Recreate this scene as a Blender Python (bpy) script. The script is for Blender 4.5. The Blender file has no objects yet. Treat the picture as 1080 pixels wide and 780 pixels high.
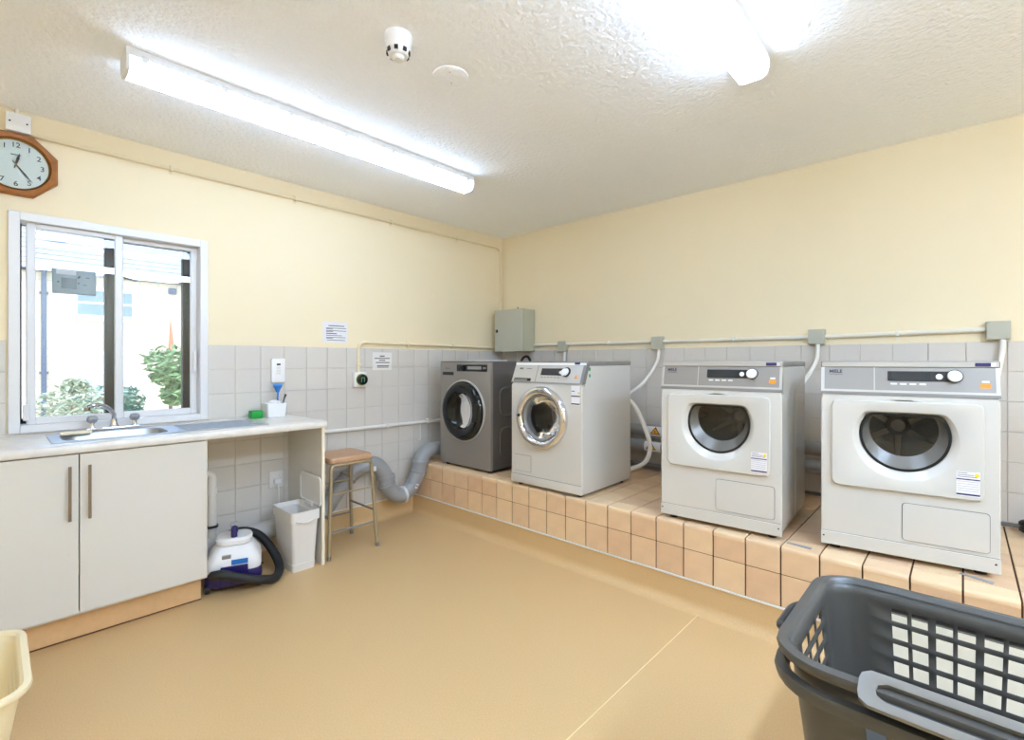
import bpy, bmesh, math, random
from mathutils import Vector, Matrix
random.seed(4)
PI = math.pi
C = bpy.context.scene.collection
S = bpy.context.scene

# ------------------------------------------------------------------ camera, world, light
F_PX, YAW, HOR = 511.48, 0.7497, 380.945
CAM = Vector((3.4029, -3.507, 1.26))
cd = bpy.data.cameras.new('camera'); cam = bpy.data.objects.new('camera', cd); C.objects.link(cam)
cam.location = CAM; cam.rotation_euler = (PI/2, 0, YAW)
cd.sensor_fit = 'HORIZONTAL'; cd.sensor_width = 36; cd.lens = 36*F_PX/1080
cd.shift_y = (HOR-390)/1080
cd.clip_start = .05; cd.clip_end = 200
S.camera = cam
S.view_settings.view_transform = 'Standard'; S.view_settings.look = 'None'
S.view_settings.gamma = 1; S.view_settings.use_curve_mapping = False
S.view_settings.exposure = 0.84
w = bpy.data.worlds.new('sky'); S.world = w; w.use_nodes = True
nt = w.node_tree; nt.nodes.clear()
bg = nt.nodes.new('ShaderNodeBackground'); out = nt.nodes.new('ShaderNodeOutputWorld')
sky = nt.nodes.new('ShaderNodeTexSky'); sky.sky_type = 'NISHITA'; sky.sun_disc = False
sky.sun_elevation = math.radians(48); sky.sun_rotation = math.radians(120)
nt.links.new(sky.outputs[0], bg.inputs[0]); nt.links.new(bg.outputs[0], out.inputs[0])
bg.inputs[1].default_value = 0.42
sl = bpy.data.lights.new('sun', 'SUN'); sl.energy = 1.4; sl.angle = .01; sl.color = (1, .96, .9)
so = bpy.data.objects.new('sun', sl); C.objects.link(so)
so.rotation_euler = (math.radians(42), 0, math.radians(120))
LAMP = 42.0
S.cycles.max_bounces = 24; S.cycles.diffuse_bounces = 16; S.cycles.glossy_bounces = 8; S.cycles.transparent_max_bounces = 16

# ------------------------------------------------------------------ materials
def lin(c):
    return tuple(((v/255)/12.92 if v/255 <= .04045 else (((v/255)+.055)/1.055)**2.4) for v in c)
MATS = {}
def mat(name, rgb, rough=.5, metal=0., noise=None, bump=None, spec=.5, emit=None, coat=0.):
    m = bpy.data.materials.new(name); m.use_nodes = True; n = m.node_tree.nodes; L = m.node_tree.links
    b = n['Principled BSDF']; col = lin(rgb)+(1,)
    b.inputs['Base Color'].default_value = col; b.inputs['Roughness'].default_value = rough
    b.inputs['Metallic'].default_value = metal; b.inputs['Specular IOR Level'].default_value = spec
    b.inputs['Coat Weight'].default_value = coat
    if noise or bump: tc = n.new('ShaderNodeTexCoord')
    if noise:                                   # (scale, amount)
        t = n.new('ShaderNodeTexNoise'); t.inputs['Scale'].default_value = noise[0]; t.inputs['Detail'].default_value = 4
        L.new(tc.outputs['Object'], t.inputs['Vector'])
        mx = n.new('ShaderNodeMix'); mx.data_type = 'RGBA'; mx.blend_type = 'MULTIPLY'
        cr = n.new('ShaderNodeMapRange'); cr.inputs['From Min'].default_value = .3; cr.inputs['From Max'].default_value = .7
        cr.inputs['To Min'].default_value = 1-noise[1]; cr.inputs['To Max'].default_value = 1
        L.new(t.outputs['Fac'], cr.inputs['Value']); mx.inputs['Factor'].default_value = 1
        mx.inputs['A'].default_value = col; L.new(cr.outputs['Result'], mx.inputs['B']); L.new(mx.outputs['Result'], b.inputs['Base Color'])
    if bump:                                    # (scale, strength, distance)
        t2 = n.new('ShaderNodeTexNoise'); t2.inputs['Scale'].default_value = bump[0]; t2.inputs['Detail'].default_value = 2
        L.new(tc.outputs['Object'], t2.inputs['Vector'])
        bp = n.new('ShaderNodeBump'); bp.inputs['Strength'].default_value = bump[1]; bp.inputs['Distance'].default_value = bump[2]
        L.new(t2.outputs['Fac'], bp.inputs['Height']); L.new(bp.outputs['Normal'], b.inputs['Normal'])
    if emit:
        b.inputs['Emission Color'].default_value = lin(emit[0])+(1,); b.inputs['Emission Strength'].default_value = emit[1]
    MATS[name] = m; return m
def glass(name, tint, ior=1.45, rough=0.0):
    m = bpy.data.materials.new(name); m.use_nodes = True; n = m.node_tree.nodes; L = m.node_tree.links
    n.remove(n['Principled BSDF']); o = n['Material Output']
    a = n.new('ShaderNodeBsdfTransparent'); a.inputs[0].default_value = lin(tint)+(1,)
    g = n.new('ShaderNodeBsdfGlossy'); g.inputs['Roughness'].default_value = rough
    fr = n.new('ShaderNodeFresnel'); fr.inputs[0].default_value = ior
    mx = n.new('ShaderNodeMixShader'); L.new(fr.outputs[0], mx.inputs[0]); L.new(a.outputs[0], mx.inputs[1]); L.new(g.outputs[0], mx.inputs[2])
    L.new(mx.outputs[0], o.inputs[0]); MATS[name] = m; return m

mat('cream', (235, 221, 190), .75, noise=(1.2, .03), bump=(60, .08, .002))
mat('ceiling', (246, 249, 254), .9, bump=(48, .65, .013), spec=.1)
mat('vinyl', (211, 178, 130), .42, noise=(180, .14), bump=(220, .05, .001))
mat('weld', (225, 205, 160), .5)
mat('walltile', (208, 203, 197), .22, noise=(2.5, .02))
mat('grout', (196, 190, 182), .8)
mat('terracotta', (226, 193, 156), .38, noise=(9, .14))
mat('terracotta_b', (222, 186, 150), .38, noise=(9, .16))
mat('terracotta_c', (230, 199, 160), .38, noise=(9, .12))
mat('browngrout', (88, 60, 38), .9)
mat('white', (233, 233, 234), .28)
mat('whitepvc', (222, 222, 224), .3)
mat('trimwhite', (225, 222, 216), .4)
mat('conduit', (226, 222, 210), .4)
mat('conduit_cream', (228, 214, 182), .5)
mat('boxgrey', (178, 178, 164), .45)
mat('cabgrey', (186, 186, 172), .4)
mat('cabgrey_side', (176, 177, 158), .4)
mat('appliance', (201, 198, 192), .2, coat=.3)
mat('lidgrey', (128, 125, 122), .4)
mat('steel', (150, 146, 142), .4, metal=.4)
mat('steel_light', (192, 189, 185), .35, metal=.4)
mat('collarsteel', (160, 156, 150), .35, metal=.5)
mat('seam', (120, 118, 116), .6)
mat('black', (22, 22, 24), .35)
mat('gloss_black', (14, 15, 16), .1)
mat('rubber', (28, 28, 30), .6)
mat('display', (52, 56, 60), .15)
mat('display_lit', (140, 140, 138), .2)
mat('chrome', (225, 225, 228), .06, metal=1)
mat('drum', (112, 112, 114), .3, metal=.9, bump=(90, .5, .004))
mat('drumdark', (70, 70, 72), .4, metal=.6)
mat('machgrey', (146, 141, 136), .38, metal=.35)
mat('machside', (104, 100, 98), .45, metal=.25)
mat('orange', (235, 140, 30), .5)
mat('navy', (40, 38, 92), .5)
mat('blue', (30, 110, 190), .4)
mat('ink', (60, 58, 70), .7)
mat('paper', (226, 224, 228), .7)
mat('laminate_paper', (222, 220, 218), .35)
mat('yellow', (240, 205, 20), .5)
mat('yelloworange', (240, 165, 30), .5)
mat('green', (0, 150, 52), .5)
mat('greenink', (60, 150, 110), .5)
mat('door', (210, 208, 203), .35)
mat('edge', (236, 228, 208), .45)
mat('kick', (216, 178, 132), .5, noise=(30, .08))
mat('worktop', (222, 218, 212), .22, noise=(22, .10))
mat('satin', (150, 140, 128), .35, metal=.9)
mat('inox', (178, 184, 192), .36, metal=.8)
mat('oak', (165, 100, 28), .4, noise=(40, .35))
mat('oakdark', (128, 72, 16), .45, noise=(40, .3))
mat('clockface', (243, 244, 232), .5)
mat('brass', (150, 110, 50), .35, metal=.8)
mat('duct', (148, 149, 151), .45)
mat('ductlight', (205, 205, 206), .45)
mat('binwhite', (220, 219, 218), .38)
mat('vinylbrown', (188, 150, 118), .5, noise=(60, .1))
mat('stoolmetal', (176, 164, 138), .35, metal=.7)
mat('vacwhite', (226, 226, 228), .3)
mat('vacblue', (38, 28, 92), .3)
mat('clear', (216, 218, 220), .12)
mat('basketgrey', (74, 72, 69), .38)
mat('basketlight', (118, 114, 107), .38)
mat('basketdark', (60, 62, 66), .4)
mat('basketcream', (238, 224, 188), .4)
mat('darkframe', (52, 46, 44), .5)
mat('tabletop', (178, 168, 148), .4)
mat('diffuser', (255, 255, 255), .4, emit=((255, 255, 255), LAMP))
MATS['diffuser'].node_tree.nodes['Principled BSDF'].inputs['Emission Color'].default_value = (.74, 1.0, 1.37, 1)      # cool white tubes
mat('diffuser_dim', (255, 255, 255), .4, emit=((255, 255, 255), LAMP*.15))
MATS['diffuser_dim'].node_tree.nodes['Principled BSDF'].inputs['Emission Color'].default_value = (.74, 1.0, 1.37, 1)
mat('diffuser_mid', (255, 255, 255), .4, emit=((255, 255, 255), LAMP*.26))
MATS['diffuser_mid'].node_tree.nodes['Principled BSDF'].inputs['Emission Color'].default_value = (.74, 1.0, 1.37, 1)
mat('lamptray', (222, 222, 222), .4)
mat('roofslate', (176, 178, 182), .8, noise=(3, .25))
mat('slatemoss', (120, 140, 132), .9, noise=(4, .3))
mat('gutter', (70, 84, 110), .5)
mat('winframe', (235, 238, 242), .5)
mat('winpane', (96, 120, 145), .1)
mat('winpane_pale', (190, 205, 214), .1)
mat('leaf', (140, 176, 120), .6, noise=(9, .5))
mat('leaf_pale', (196, 206, 176), .6, noise=(9, .4))
mat('leaf_dark', (110, 152, 130), .6, noise=(9, .5))
mat('bark', (140, 110, 90), .8)
mat('rust', (190, 120, 90), .8)
mat('ground', (196, 190, 172), .9, noise=(2, .2))
mat('metergrey', (158, 172, 180), .4)
mat('meterdark', (84, 98, 104), .3)
mat('brushblue', (40, 120, 200), .4)
mat('greenring', (190, 205, 60), .5)
mat('soapcream', (240, 228, 200), .5)
glass('glass', (250, 252, 253), 1.5)
glass('doorglass', (225, 226, 228), 1.5)
glass('doorglass_dark', (150, 150, 152), 1.5)
# stone blocks of the far house: joints a few millimetres wide and far smaller than a pixel
m = mat('stone', (222, 208, 184), .85); n = m.node_tree.nodes; L = m.node_tree.links
br = n.new('ShaderNodeTexBrick'); br.inputs['Scale'].default_value = 1; br.inputs['Color1'].default_value = lin((226, 212, 190))+(1,)
br.inputs['Color2'].default_value = lin((214, 200, 176))+(1,); br.inputs['Mortar'].default_value = lin((196, 184, 164))+(1,)
br.inputs['Brick Width'].default_value = .5; br.inputs['Row Height'].default_value = .22; br.inputs['Mortar Size'].default_value = .015
tc = n.new('ShaderNodeTexCoord'); sp = n.new('ShaderNodeSeparateXYZ'); cb = n.new('ShaderNodeCombineXYZ')
L.new(tc.outputs['Object'], sp.inputs[0]); L.new(sp.outputs['Y'], cb.inputs['X']); L.new(sp.outputs['Z'], cb.inputs['Y'])
L.new(cb.outputs[0], br.inputs['Vector']); L.new(br.outputs['Color'], n['Principled BSDF'].inputs['Base Color'])

# ------------------------------------------------------------------ mesh helpers
class MB:
    def __init__(s): s.b = bmesh.new()
    def box(s, x0, y0, z0, x1, y1, z1, bev=0., seg=1):
        v = [s.b.verts.new(p) for p in ((x0,y0,z0),(x1,y0,z0),(x1,y1,z0),(x0,y1,z0),(x0,y0,z1),(x1,y0,z1),(x1,y1,z1),(x0,y1,z1))]
        fs = [s.b.faces.new([v[i] for i in q]) for q in ((3,2,1,0),(4,5,6,7),(0,1,5,4),(1,2,6,5),(2,3,7,6),(3,0,4,7))]
        if bev: bmesh.ops.bevel(s.b, geom=list({e for f in fs for e in f.edges}), offset=bev, segments=seg, affect='EDGES', profile=.5)
        return s
    def loft(s, loops, cap0=False, cap1=False, closed=True):
        R = [[s.b.verts.new(p) for p in lp] for lp in loops]
        for a, b in zip(R, R[1:]):
            k = len(a)
            for i in range(k if closed else k-1): s.b.faces.new((a[i], a[(i+1) % k], b[(i+1) % k], b[i]))
        if cap0: s.b.faces.new(R[0])
        if cap1: s.b.faces.new(R[-1][::-1])
        return s
    def prism(s, poly, fn, h0, h1):              # fn(a, b, h) -> xyz
        return s.loft([[fn(a, b, h0) for a, b in poly], [fn(a, b, h1) for a, b in poly]], True, True)
    def tube(s, pts, r, n=10, closed=False, caps=True):
        P = [Vector(p) for p in pts]; rr = r if isinstance(r, (list, tuple)) else [r]*len(P)
        loops = []; up = None
        for i, p in enumerate(P):
            a = P[i-1] if i else (P[-1] if closed else p); b = P[(i+1) % len(P)] if (i < len(P)-1 or closed) else p
            t = (b-a).normalized()
            if up is None:
                up = Vector((0,0,1)) if abs(t.z) < .9 else Vector((1,0,0))
            u = (up - t*up.dot(t)).normalized(); v = t.cross(u); up = u
            loops.append([p+(u*math.cos(2*PI*k/n)+v*math.sin(2*PI*k/n))*rr[i] for k in range(n)])
        if closed: loops.append(loops[0]); s.loft(loops); bmesh.ops.remove_doubles(s.b, verts=s.b.verts, dist=1e-6)
        else: s.loft(loops, caps, caps)
        return s
    def lathe(s, prof, n=40, fn=None, cap0=True, cap1=True):   # prof [(r, h)]; fn(x, y, h)
        fn = fn or (lambda x, y, h: (x, y, h))
        return s.loft([[fn(r*math.cos(2*PI*k/n), r*math.sin(2*PI*k/n), h) for k in range(n)] for r, h in prof], cap0, cap1)
    def mesh(s, name, m, smooth=35):
        bmesh.ops.recalc_face_normals(s.b, faces=s.b.faces)
        me = bpy.data.meshes.new(name); s.b.to_mesh(me); s.b.free(); me.materials.append(MATS[m])
        if smooth:
            for p in me.polygons: p.use_smooth = True
            me.set_sharp_from_angle(angle=math.radians(smooth))
        return me
    def build(s, name, m, parent=None, smooth=35): return link(name, s.mesh(name, m, smooth), parent)
def link(name, me, parent=None, loc=None):
    o = bpy.data.objects.new(name, me); C.objects.link(o)
    if parent: o.parent = parent
    if loc: o.location = loc
    return o
def tag(o, label, cat, group=None):
    o['label'] = label; o['category'] = cat
    if group: o['group'] = group
    return o
def struct(o): o['kind'] = 'structure'; return o
def empty(name, loc=(0,0,0), rz=0, label=None, cat=None, group=None):
    o = bpy.data.objects.new(name, None); C.objects.link(o); o.empty_display_size = .05
    o.location = loc; o.rotation_euler = (0,0,rz)
    if label: tag(o, label, cat, group)
    return o
def copy_tree(o, parent=None):
    c = o.copy(); C.objects.link(c); c.parent = parent
    for ch in list(o.children): copy_tree(ch, c)
    return c
def rrect(x0, y0, x1, y1, r, n=5):
    pts = []
    for cx, cy, a in ((x1-r,y1-r,0),(x0+r,y1-r,90),(x0+r,y0+r,180),(x1-r,y0+r,270)):
        for k in range(n+1):
            t = math.radians(a+90*k/n); pts.append((cx+r*math.cos(t), cy+r*math.sin(t)))
    return pts
def circ(cx, cy, r, n=64, ry=None): return [(cx+r*math.cos(2*PI*k/n), cy+(ry or r)*math.sin(2*PI*k/n)) for k in range(n)]
def dshape(cx, cy, r, top, n=96, soft=.02):
    res = []
    for x, y in circ(cx, cy, r, n):
        if y > top-soft: y = top-soft+soft*math.tanh((y-top+soft)/soft)
        res.append((x, y))
    return res
def polar(poly, c, n=72):
    res = []
    for k in range(n):
        a = 2*PI*k/n; dx, dy = math.cos(a), math.sin(a); best = 0
        for i in range(len(poly)):
            x1, y1 = poly[i][0]-c[0], poly[i][1]-c[1]; x2, y2 = poly[(i+1) % len(poly)][0]-c[0], poly[(i+1) % len(poly)][1]-c[1]
            ex, ey = x2-x1, y2-y1; den = dx*ey-dy*ex
            if abs(den) < 1e-12: continue
            t = (x1*ey-y1*ex)/den; u = (x1*dy-y1*dx)/den
            if -1e-6 <= u <= 1+1e-6 and t > best: best = t
        res.append((c[0]+dx*best, c[1]+dy*best))
    return res
def bez(pts, n=8):                               # Catmull-Rom through points
    P = [Vector(p) for p in pts]; Q = [P[0]*2-P[1]]+P+[P[-1]*2-P[-2]]; res = []
    for i in range(1, len(Q)-2):
        for k in range(n):
            t = k/n; a, b, c, d = Q[i-1], Q[i], Q[i+1], Q[i+2]
            res.append(.5*((2*b)+(c-a)*t+(2*a-5*b+4*c-d)*t*t+(3*b-a-3*c+d)*t**3))
    return res+[P[-1]]
def fillet(pts, r, n=6):                         # polyline with rounded corners
    P = [Vector(p) for p in pts]; res = [P[0]]
    for i in range(1, len(P)-1):
        a = (P[i-1]-P[i]); b = (P[i+1]-P[i]); q = min(r, a.length*.49, b.length*.49)
        p0 = P[i]+a.normalized()*q; p1 = P[i]+b.normalized()*q
        for k in range(n+1):
            t = k/n; res.append(p0*(1-t)**2+P[i]*2*t*(1-t)+p1*t*t)
    return res+[P[-1]]
def text(name, s, size, m, fn, parent, ext=.0004, align='CENTER', bold=0.):   # fn(x, y, h) -> xyz
    cu = bpy.data.curves.new('t', 'FONT'); cu.body = s; cu.size = size; cu.align_x = align; cu.align_y = 'CENTER'
    cu.extrude = ext; cu.offset = bold; cu.resolution_u = 3
    o = bpy.data.objects.new('t', cu); C.objects.link(o); bpy.context.view_layer.update()
    me = bpy.data.meshes.new_from_object(o.evaluated_get(bpy.context.evaluated_depsgraph_get()))
    bpy.data.objects.remove(o); bpy.data.curves.remove(cu)
    for v in me.vertices: v.co = fn(*v.co)
    me.materials.clear(); me.materials.append(MATS[m]); me.name = name
    return link(name, me, parent)
wallB = lambda y, z, h: (h, y, z)                # on the window wall, h out into the room
wallA = lambda x, z, h: (x, -h, z)               # on the machine wall

# ------------------------------------------------------------------ room shell
CH = 2.492; XR, YF = 5.45, -4.9; TT = 1.362; PITCH = .1525; PT = .427; PF = -1.079; SK = .15
fl = struct(MB().box(-.3, YF-.1, -.1, XR+.1, .1, 0).build('floor', 'vinyl'))
MB().tube([(2.437, -1.02, .0005), (2.434, YF, .0005)], .0022, 6).build('weld_seam', 'weld', fl)
struct(MB().box(-.3, YF-.1, CH, XR+.1, .1, CH+.12).build('ceiling', 'ceiling'))
WA = struct(MB().box(-.3, 0, 0, XR+.1, .1, CH).build('wall_back', 'cream'))
WY0, WY1, WZ0, WZ1 = -3.440, -2.612, .917, 1.985
b = MB()
b.box(-.3, YF-.1, 0, 0, WY0, CH); b.box(-.3, WY1, 0, 0, 0, CH); b.box(-.3, WY0, 0, 0, WY1, WZ0); b.box(-.3, WY0, WZ1, 0, WY1, CH)
WB = struct(b.build('wall_left', 'cream'))
struct(MB().box(XR, YF, 0, XR+.1, 0, CH).build('wall_right', 'cream'))
struct(MB().box(-.3, YF-.1, 0, XR+.1, YF, CH).build('wall_front', 'cream'))
# grout backing: thin bed behind the tiles
MB().box(0, -.0015, PT, XR, 0, TT).build('grout_bed', 'grout', WA)
b = MB(); b.box(0, -2.59, SK, .0015, 0, TT); b.box(0, YF, .9, .0015, -3.46, TT); b.box(0, -3.46, .86, .0015, -2.59, .9); b.build('grout_bed', 'grout', WB)
tile_cache = {}
def wall_tile(parent, wall, a0, a1, z0, z1):
    k = (wall, round(a1-a0, 3), round(z1-z0, 3))
    if k not in tile_cache:
        g = .0013; B = MB(); W_, H_ = a1-a0-2*g, z1-z0-2*g; e = .0018
        fn = wallB if wall == 'B' else wallA
        lo = [fn(x, z, 0) for x, z in ((0,0),(W_,0),(W_,H_),(0,H_))]
        mi = [fn(x, z, .0045) for x, z in ((0,0),(W_,0),(W_,H_),(0,H_))]
        hi = [fn(x, z, .006) for x, z in ((e,e),(W_-e,e),(W_-e,H_-e),(e,H_-e))]
        B.loft([lo, mi, hi], False, True); tile_cache[k] = B.mesh('wall_tile', 'walltile', 0)
    o = link('wall_tile', tile_cache[k], parent)
    o.location = (0, a0+.0013, z0+.0013) if wall == 'B' else (a0+.0013, 0, z0+.0013)
# machine wall tiles
xs = [0.0075, .0572]
while xs[-1]+PITCH < XR: xs.append(xs[-1]+PITCH)
for a, c in zip(xs, xs[1:]):
    for r in range(6): wall_tile(WA, 'A', a, c, TT-(r+1)*PITCH, TT-r*PITCH)
MB().box(0, -.012, PT+.001, XR, 0, TT-6*PITCH-.001).build('edge_strip', 'seam', WA)
ys = [-.0075]
while ys[-1]-PITCH > -4.3: ys.append(ys[-1]-PITCH)
for a, c in zip(ys, ys[1:]):
    for r in range(8):
        z0, z1 = TT-(r+1)*PITCH, TT-r*PITCH
        z0 = max(z0, SK+.002)
        a0, a1 = c, a
        if a1 < -2.80 and z1 < .90: continue
        if a1 < -4.05: continue
        # window opening with its lining
        if z1 > .905:
            if a0 < -2.601 and a1 > -2.599: a0 = -2.597
            elif a0 < -3.455 and a1 > -3.455: a1 = -3.457
            elif -3.457 < a0 and a1 < -2.598:
                if z0 < .9: z1 = .90
                else: continue
            if a1-a0 < .012: continue
        wall_tile(WB, 'B', a0, a1, z0, z1)

# ------------------------------------------------------------------ tiled plinth
pl = empty('tiled_plinth', (0, PF, 0), 0, 'long raised plinth of terracotta tiles under the four machines', 'plinth')
PL = lambda x0, y0, z0, x1, y1, z1, B: B.box(x0, y0-PF, z0, x1, y1-PF, z1)
B = MB(); PL(.001, PF+.006, .001, 4.15, -.001, PT-.006, B); B.build('core', 'browngrout', pl)
pc = {}
def ptile(kind, x, y, z, wx, wy, wz, bev):
    k = (kind, round(wx, 3), round(wy, 3), round(wz, 3))
    if k not in pc: pc[k] = [MB().box(0, 0, 0, wx, wy, wz, bev).mesh('tile', mm) for mm in ('terracotta', 'terracotta_b', 'terracotta_c')]
    o = link('tile', random.choice(pc[k]), pl); o.location = (x, y, z)
px = [.0015, .0882]
while px[-1]+.1506 < 4.3: px.append(px[-1]+.1506)
g = .0032
for a, c in zip(px, px[1:]):
    wx = c-a-2*g
    ptile('f', a+g, .0, SK+.004, wx, .012, .143, .0015)
    ptile('f', a+g, .0, SK+.151, wx, .012, .1085, .0015)
    if ('n', round(wx, 3)) not in pc:                 # rounded nosing tile
        prof = [(.112, 0), (.112, .012), (.012, .012), (.004, .009), (0, .003), (0, -.012), (.010, -.012), (.010, 0)]
        pc[('n', round(wx, 3))] = [MB().prism(prof, lambda a_, b_, h: (h, a_, b_), 0, wx).mesh('nosing_tile', mm, 50) for mm in ('terracotta', 'terracotta_c')]
    o = link('nosing_tile', random.choice(pc[('n', round(wx, 3))]), pl); o.location = (a+g, -.001, PT-.012)
    y = .115
    while y < 1.06:
        y1 = min(y+.1506, 1.077); ptile('t', a+g, y+g/2, PT-.012, wx, y1-y-g, .012, .001); y = y1

y = .003
while y < .95:
    for z, h in ((.004, .143), (SK+.004, .143), (SK+.151, .1085)):
        k = ('e', h)
        if k not in pc: pc[k] = MB().box(0, 0, 0, .012, .1475, h, .0015).mesh('tile', 'terracotta')
        o = link('tile', pc[k], pl); o.location = (4.1425, y, z)
    y += .1506
# ------------------------------------------------------------------ vinyl upstand (coved) and capping trims
def cove(path_fn, l0, l1, name):
    r = .05; prof = [(0.0, SK-.001), (.004, SK-.001)]+[(.004+r-r*math.cos(t), r-r*math.sin(t)) for t in [PI/2*k/6 for k in range(7)]]
    prof = prof[:2]+prof[2:]+[(.004+r, -.002), (0.0, -.002)]
    return struct(MB().prism(prof, path_fn, l0, l1).build(name, 'vinyl', smooth=50))
cove(lambda d, z, l: (d, l, z), -2.10, PF, 'baseboard_left')
cove(lambda d, z, l: (l, PF-d, z), .001, 4.153, "baseboard_back")
struct(MB().box(0, -2.10, SK-.004, .009, PF-.01, SK+.004).build('trim_1', 'trimwhite'))
struct(MB().box(.006, PF-.009, SK-.004, 4.153, PF-.0005, SK+.004).build('trim_2', 'trimwhite'))

# ------------------------------------------------------------------ window
WN = struct(empty('window_1', (0, -3.026, .905)))
def wbox(name, m, x0, y0, z0, x1, y1, z1, par=None, bev=.003):
    o = MB().box(x0, y0+3.026, z0-.905, x1, y1+3.026, z1-.905, bev).build(name, m, par or WN); return o
OY0, OY1, OZ0, OZ1 = -3.452, -2.600, .905, 1.997
t = .042
wbox('frame_jamb', 'whitepvc', -.10, OY0, OZ0, .014, OY0+t, OZ1); wbox('frame_jamb', 'whitepvc', -.10, OY1-t, OZ0, .014, OY1, OZ1)
wbox('frame_head', 'whitepvc', -.10, OY0+t, OZ1-t, .014, OY1-t, OZ1); wbox('frame_sill', 'whitepvc', -.10, OY0+t, OZ0, .018, OY1-t, OZ0+.038)
def sash(y0, y1, x0, x1, sw):
    z0, z1 = OZ0+.038, OZ1-t
    st = empty('sash', (0,0,0)); st.parent = WN
    for n_, a in (('stile', (y0, z0, y0+sw, z1)), ('stile', (y1-sw, z0, y1, z1)), ('rail', (y0+sw, z1-sw*.7, y1-sw, z1)), ('rail', (y0+sw, z0, y1-sw, z0+sw))):
        wbox(n_, 'whitepvc', x0, a[0], a[1], x1, a[2], a[3], st)
    o = MB().box((x0+x1)/2-.003, y0+sw*.5+3.026, z0+sw*.5-.905, (x0+x1)/2+.003, y1-sw*.5+3.026, z1-sw*.5-.905).build('pane', 'glass', st)
    return st
s1 = sash(OY0+t+.022, -3.008, -.045, -.018, .034); s2 = sash(-3.034, OY1-t, -.078, -.050, .034)
wbox('track_strip', 'rubber', -.05, OY0+t, OZ0+.05, -.012, OY0+t+.006, OZ1-t-.01)
wbox('sash_lock', 'whitepvc', -.02, OY0+t+.01, OZ0+.06, .006, OY0+t+.034, OZ0+.14)
wbox('sash_lock', 'whitepvc', -.052, -2.668, 1.20, -.03, -2.648, 1.32)
o = MB().tube([(-.10, -3.025+3.026, 1.745-.905), (-.13, -2.93+3.026, 1.728-.905)], .006, 8).build('window_stay', 'satin', WN)
# the outer dark timber window set further out in the reveal
oz0, oz1 = .93, 1.985
for nm, a in (('outer_jamb', (-3.44, oz0, -3.40, oz1)), ('outer_jamb', (-2.689, oz0, -2.612, oz1)), ('outer_mullion', (-3.066, oz0, -2.985, oz1)), ('outer_head', (-2.985, oz1-.075, -2.689, oz1)), ('outer_sill', (-3.40, oz0, -3.066, oz0+.03)), ('outer_sill', (-2.985, oz0, -2.689, oz0+.03)), ('outer_head', (-3.40, oz1-.012, -3.066, oz1))):
    wbox(nm, 'darkframe', -.22, a[0], a[1], -.17, a[2], a[3])
wbox('outer_pane', 'glass', -.197, -3.40, oz0+.03, -.193, -3.066, oz1-.01, bev=0); wbox('outer_pane', 'glass', -.197, -2.985, oz0+.03, -.193, -2.689, oz1-.07, bev=0)
# likely reflection of a control box, built as a solid box on the glass
mt = empty('control_box_standin', (-.187, -3.20, 1.70), 0, 'grey control box with dark square screen, likely reflection built solid in left window pane', 'control box')
B = MB().box(0, -.085, -.072, .035, .095, .075, .006, 2); B.build('case', 'metergrey', mt)
MB().box(.035, -.05, -.045, .038, .012, .012).build('screen', 'meterdark', mt)
for y, z in ((-.062, -.012), (.02, -.012), (.02, .018), (.024, .024)): MB().box(.035, y-.004, z-.004, .038, y+.004, z+.004).build('button', 'black', mt)
MB().box(.035, -.07, .03, .037, .01, .055).build('label_plate', 'paper', mt)
for y, z in ((.058, .02), (.046, -.02)): MB().box(.035, y-.008, z-.003, .038, y+.008, z+.003).build('slot', 'meterdark', mt)

# ------------------------------------------------------------------ ceiling fittings
def strip_light(y0, y1, x, label, dm='diffuser'):
    t_ = empty('strip_light', (x, (y0+y1)/2, CH), 0, label, 'light', 'fluorescent strip lights on the ceiling'); h = (y1-y0)/2
    prof = [(-.056, 0), (-.0635, -.036), (.0635, -.036), (.056, 0)]
    MB().prism(prof, lambda a, b_, l: (a, l, b_), -h, h).build('tray', 'lamptray', t_)
    prof = [(-.0610, -.0365), (-.0613, -.040), (-.062, -.05), (-.052, -.085), (-.035, -.096), (.035, -.096), (.052, -.085), (.062, -.05), (.0613, -.040), (.0610, -.0365)]
    MB().prism(prof, lambda a, b_, l: (a, l, b_), -h+.012, h-.012).build('diffuser', dm, t_)
    for e in (-1, 1):
        prof = [(-.060, -.0362), (-.063, -.040), (-.064, -.05), (-.053, -.087), (-.036, -.098), (.036, -.098), (.053, -.087), (.064, -.05), (.063, -.040), (.060, -.0362)]
        MB().prism(prof, lambda a, b_, l: (a, l, b_), e*h, e*(h-.012)).build('end_cap', 'lamptray', t_)
    cm = MB().box(-.006, -.012, -.050, .002, .012, -.024, .002).mesh('clip', 'clear')
    for k in range(7):
        for sx in (-1, 1): link('clip', cm, t_, (sx*.063, -h+.06+k*(2*h-.12)/6, 0))
strip_light(-3.15, -1.315, .962, 'long fluorescent strip light above the window wall, seen full length', 'diffuser_dim')
strip_light(-3.25, -1.39, 2.775, 'fluorescent strip light above the dryers, cut by the top edge', 'diffuser_mid')
strip_light(-3.25, -1.39, 4.588, 'added third fluorescent strip light, out of view, brightening the right of the room')  # unseen lamp added to even out the light, stronger than the visible ones
strip_light(-4.80, -3.60, 3.2, 'added fourth fluorescent strip light, out of view, filling from behind the viewpoint', 'diffuser_mid')  # another unseen lamp, added to brighten door and machine fronts
sd = empty('smoke_detector', (1.835, -2.455, CH), 0, 'round white smoke detector with black vents on the ceiling', 'smoke detector')
MB().lathe([(.052, 0), (.052, -.022), (.048, -.03), (.048, -.045), (.036, -.075), (.034, -.078)], 40).build('body', 'white', sd)
MB().lathe([(.022, -.078), (.022, -.088), (.018, -.092)], 32).build('cap', 'white', sd)
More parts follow.
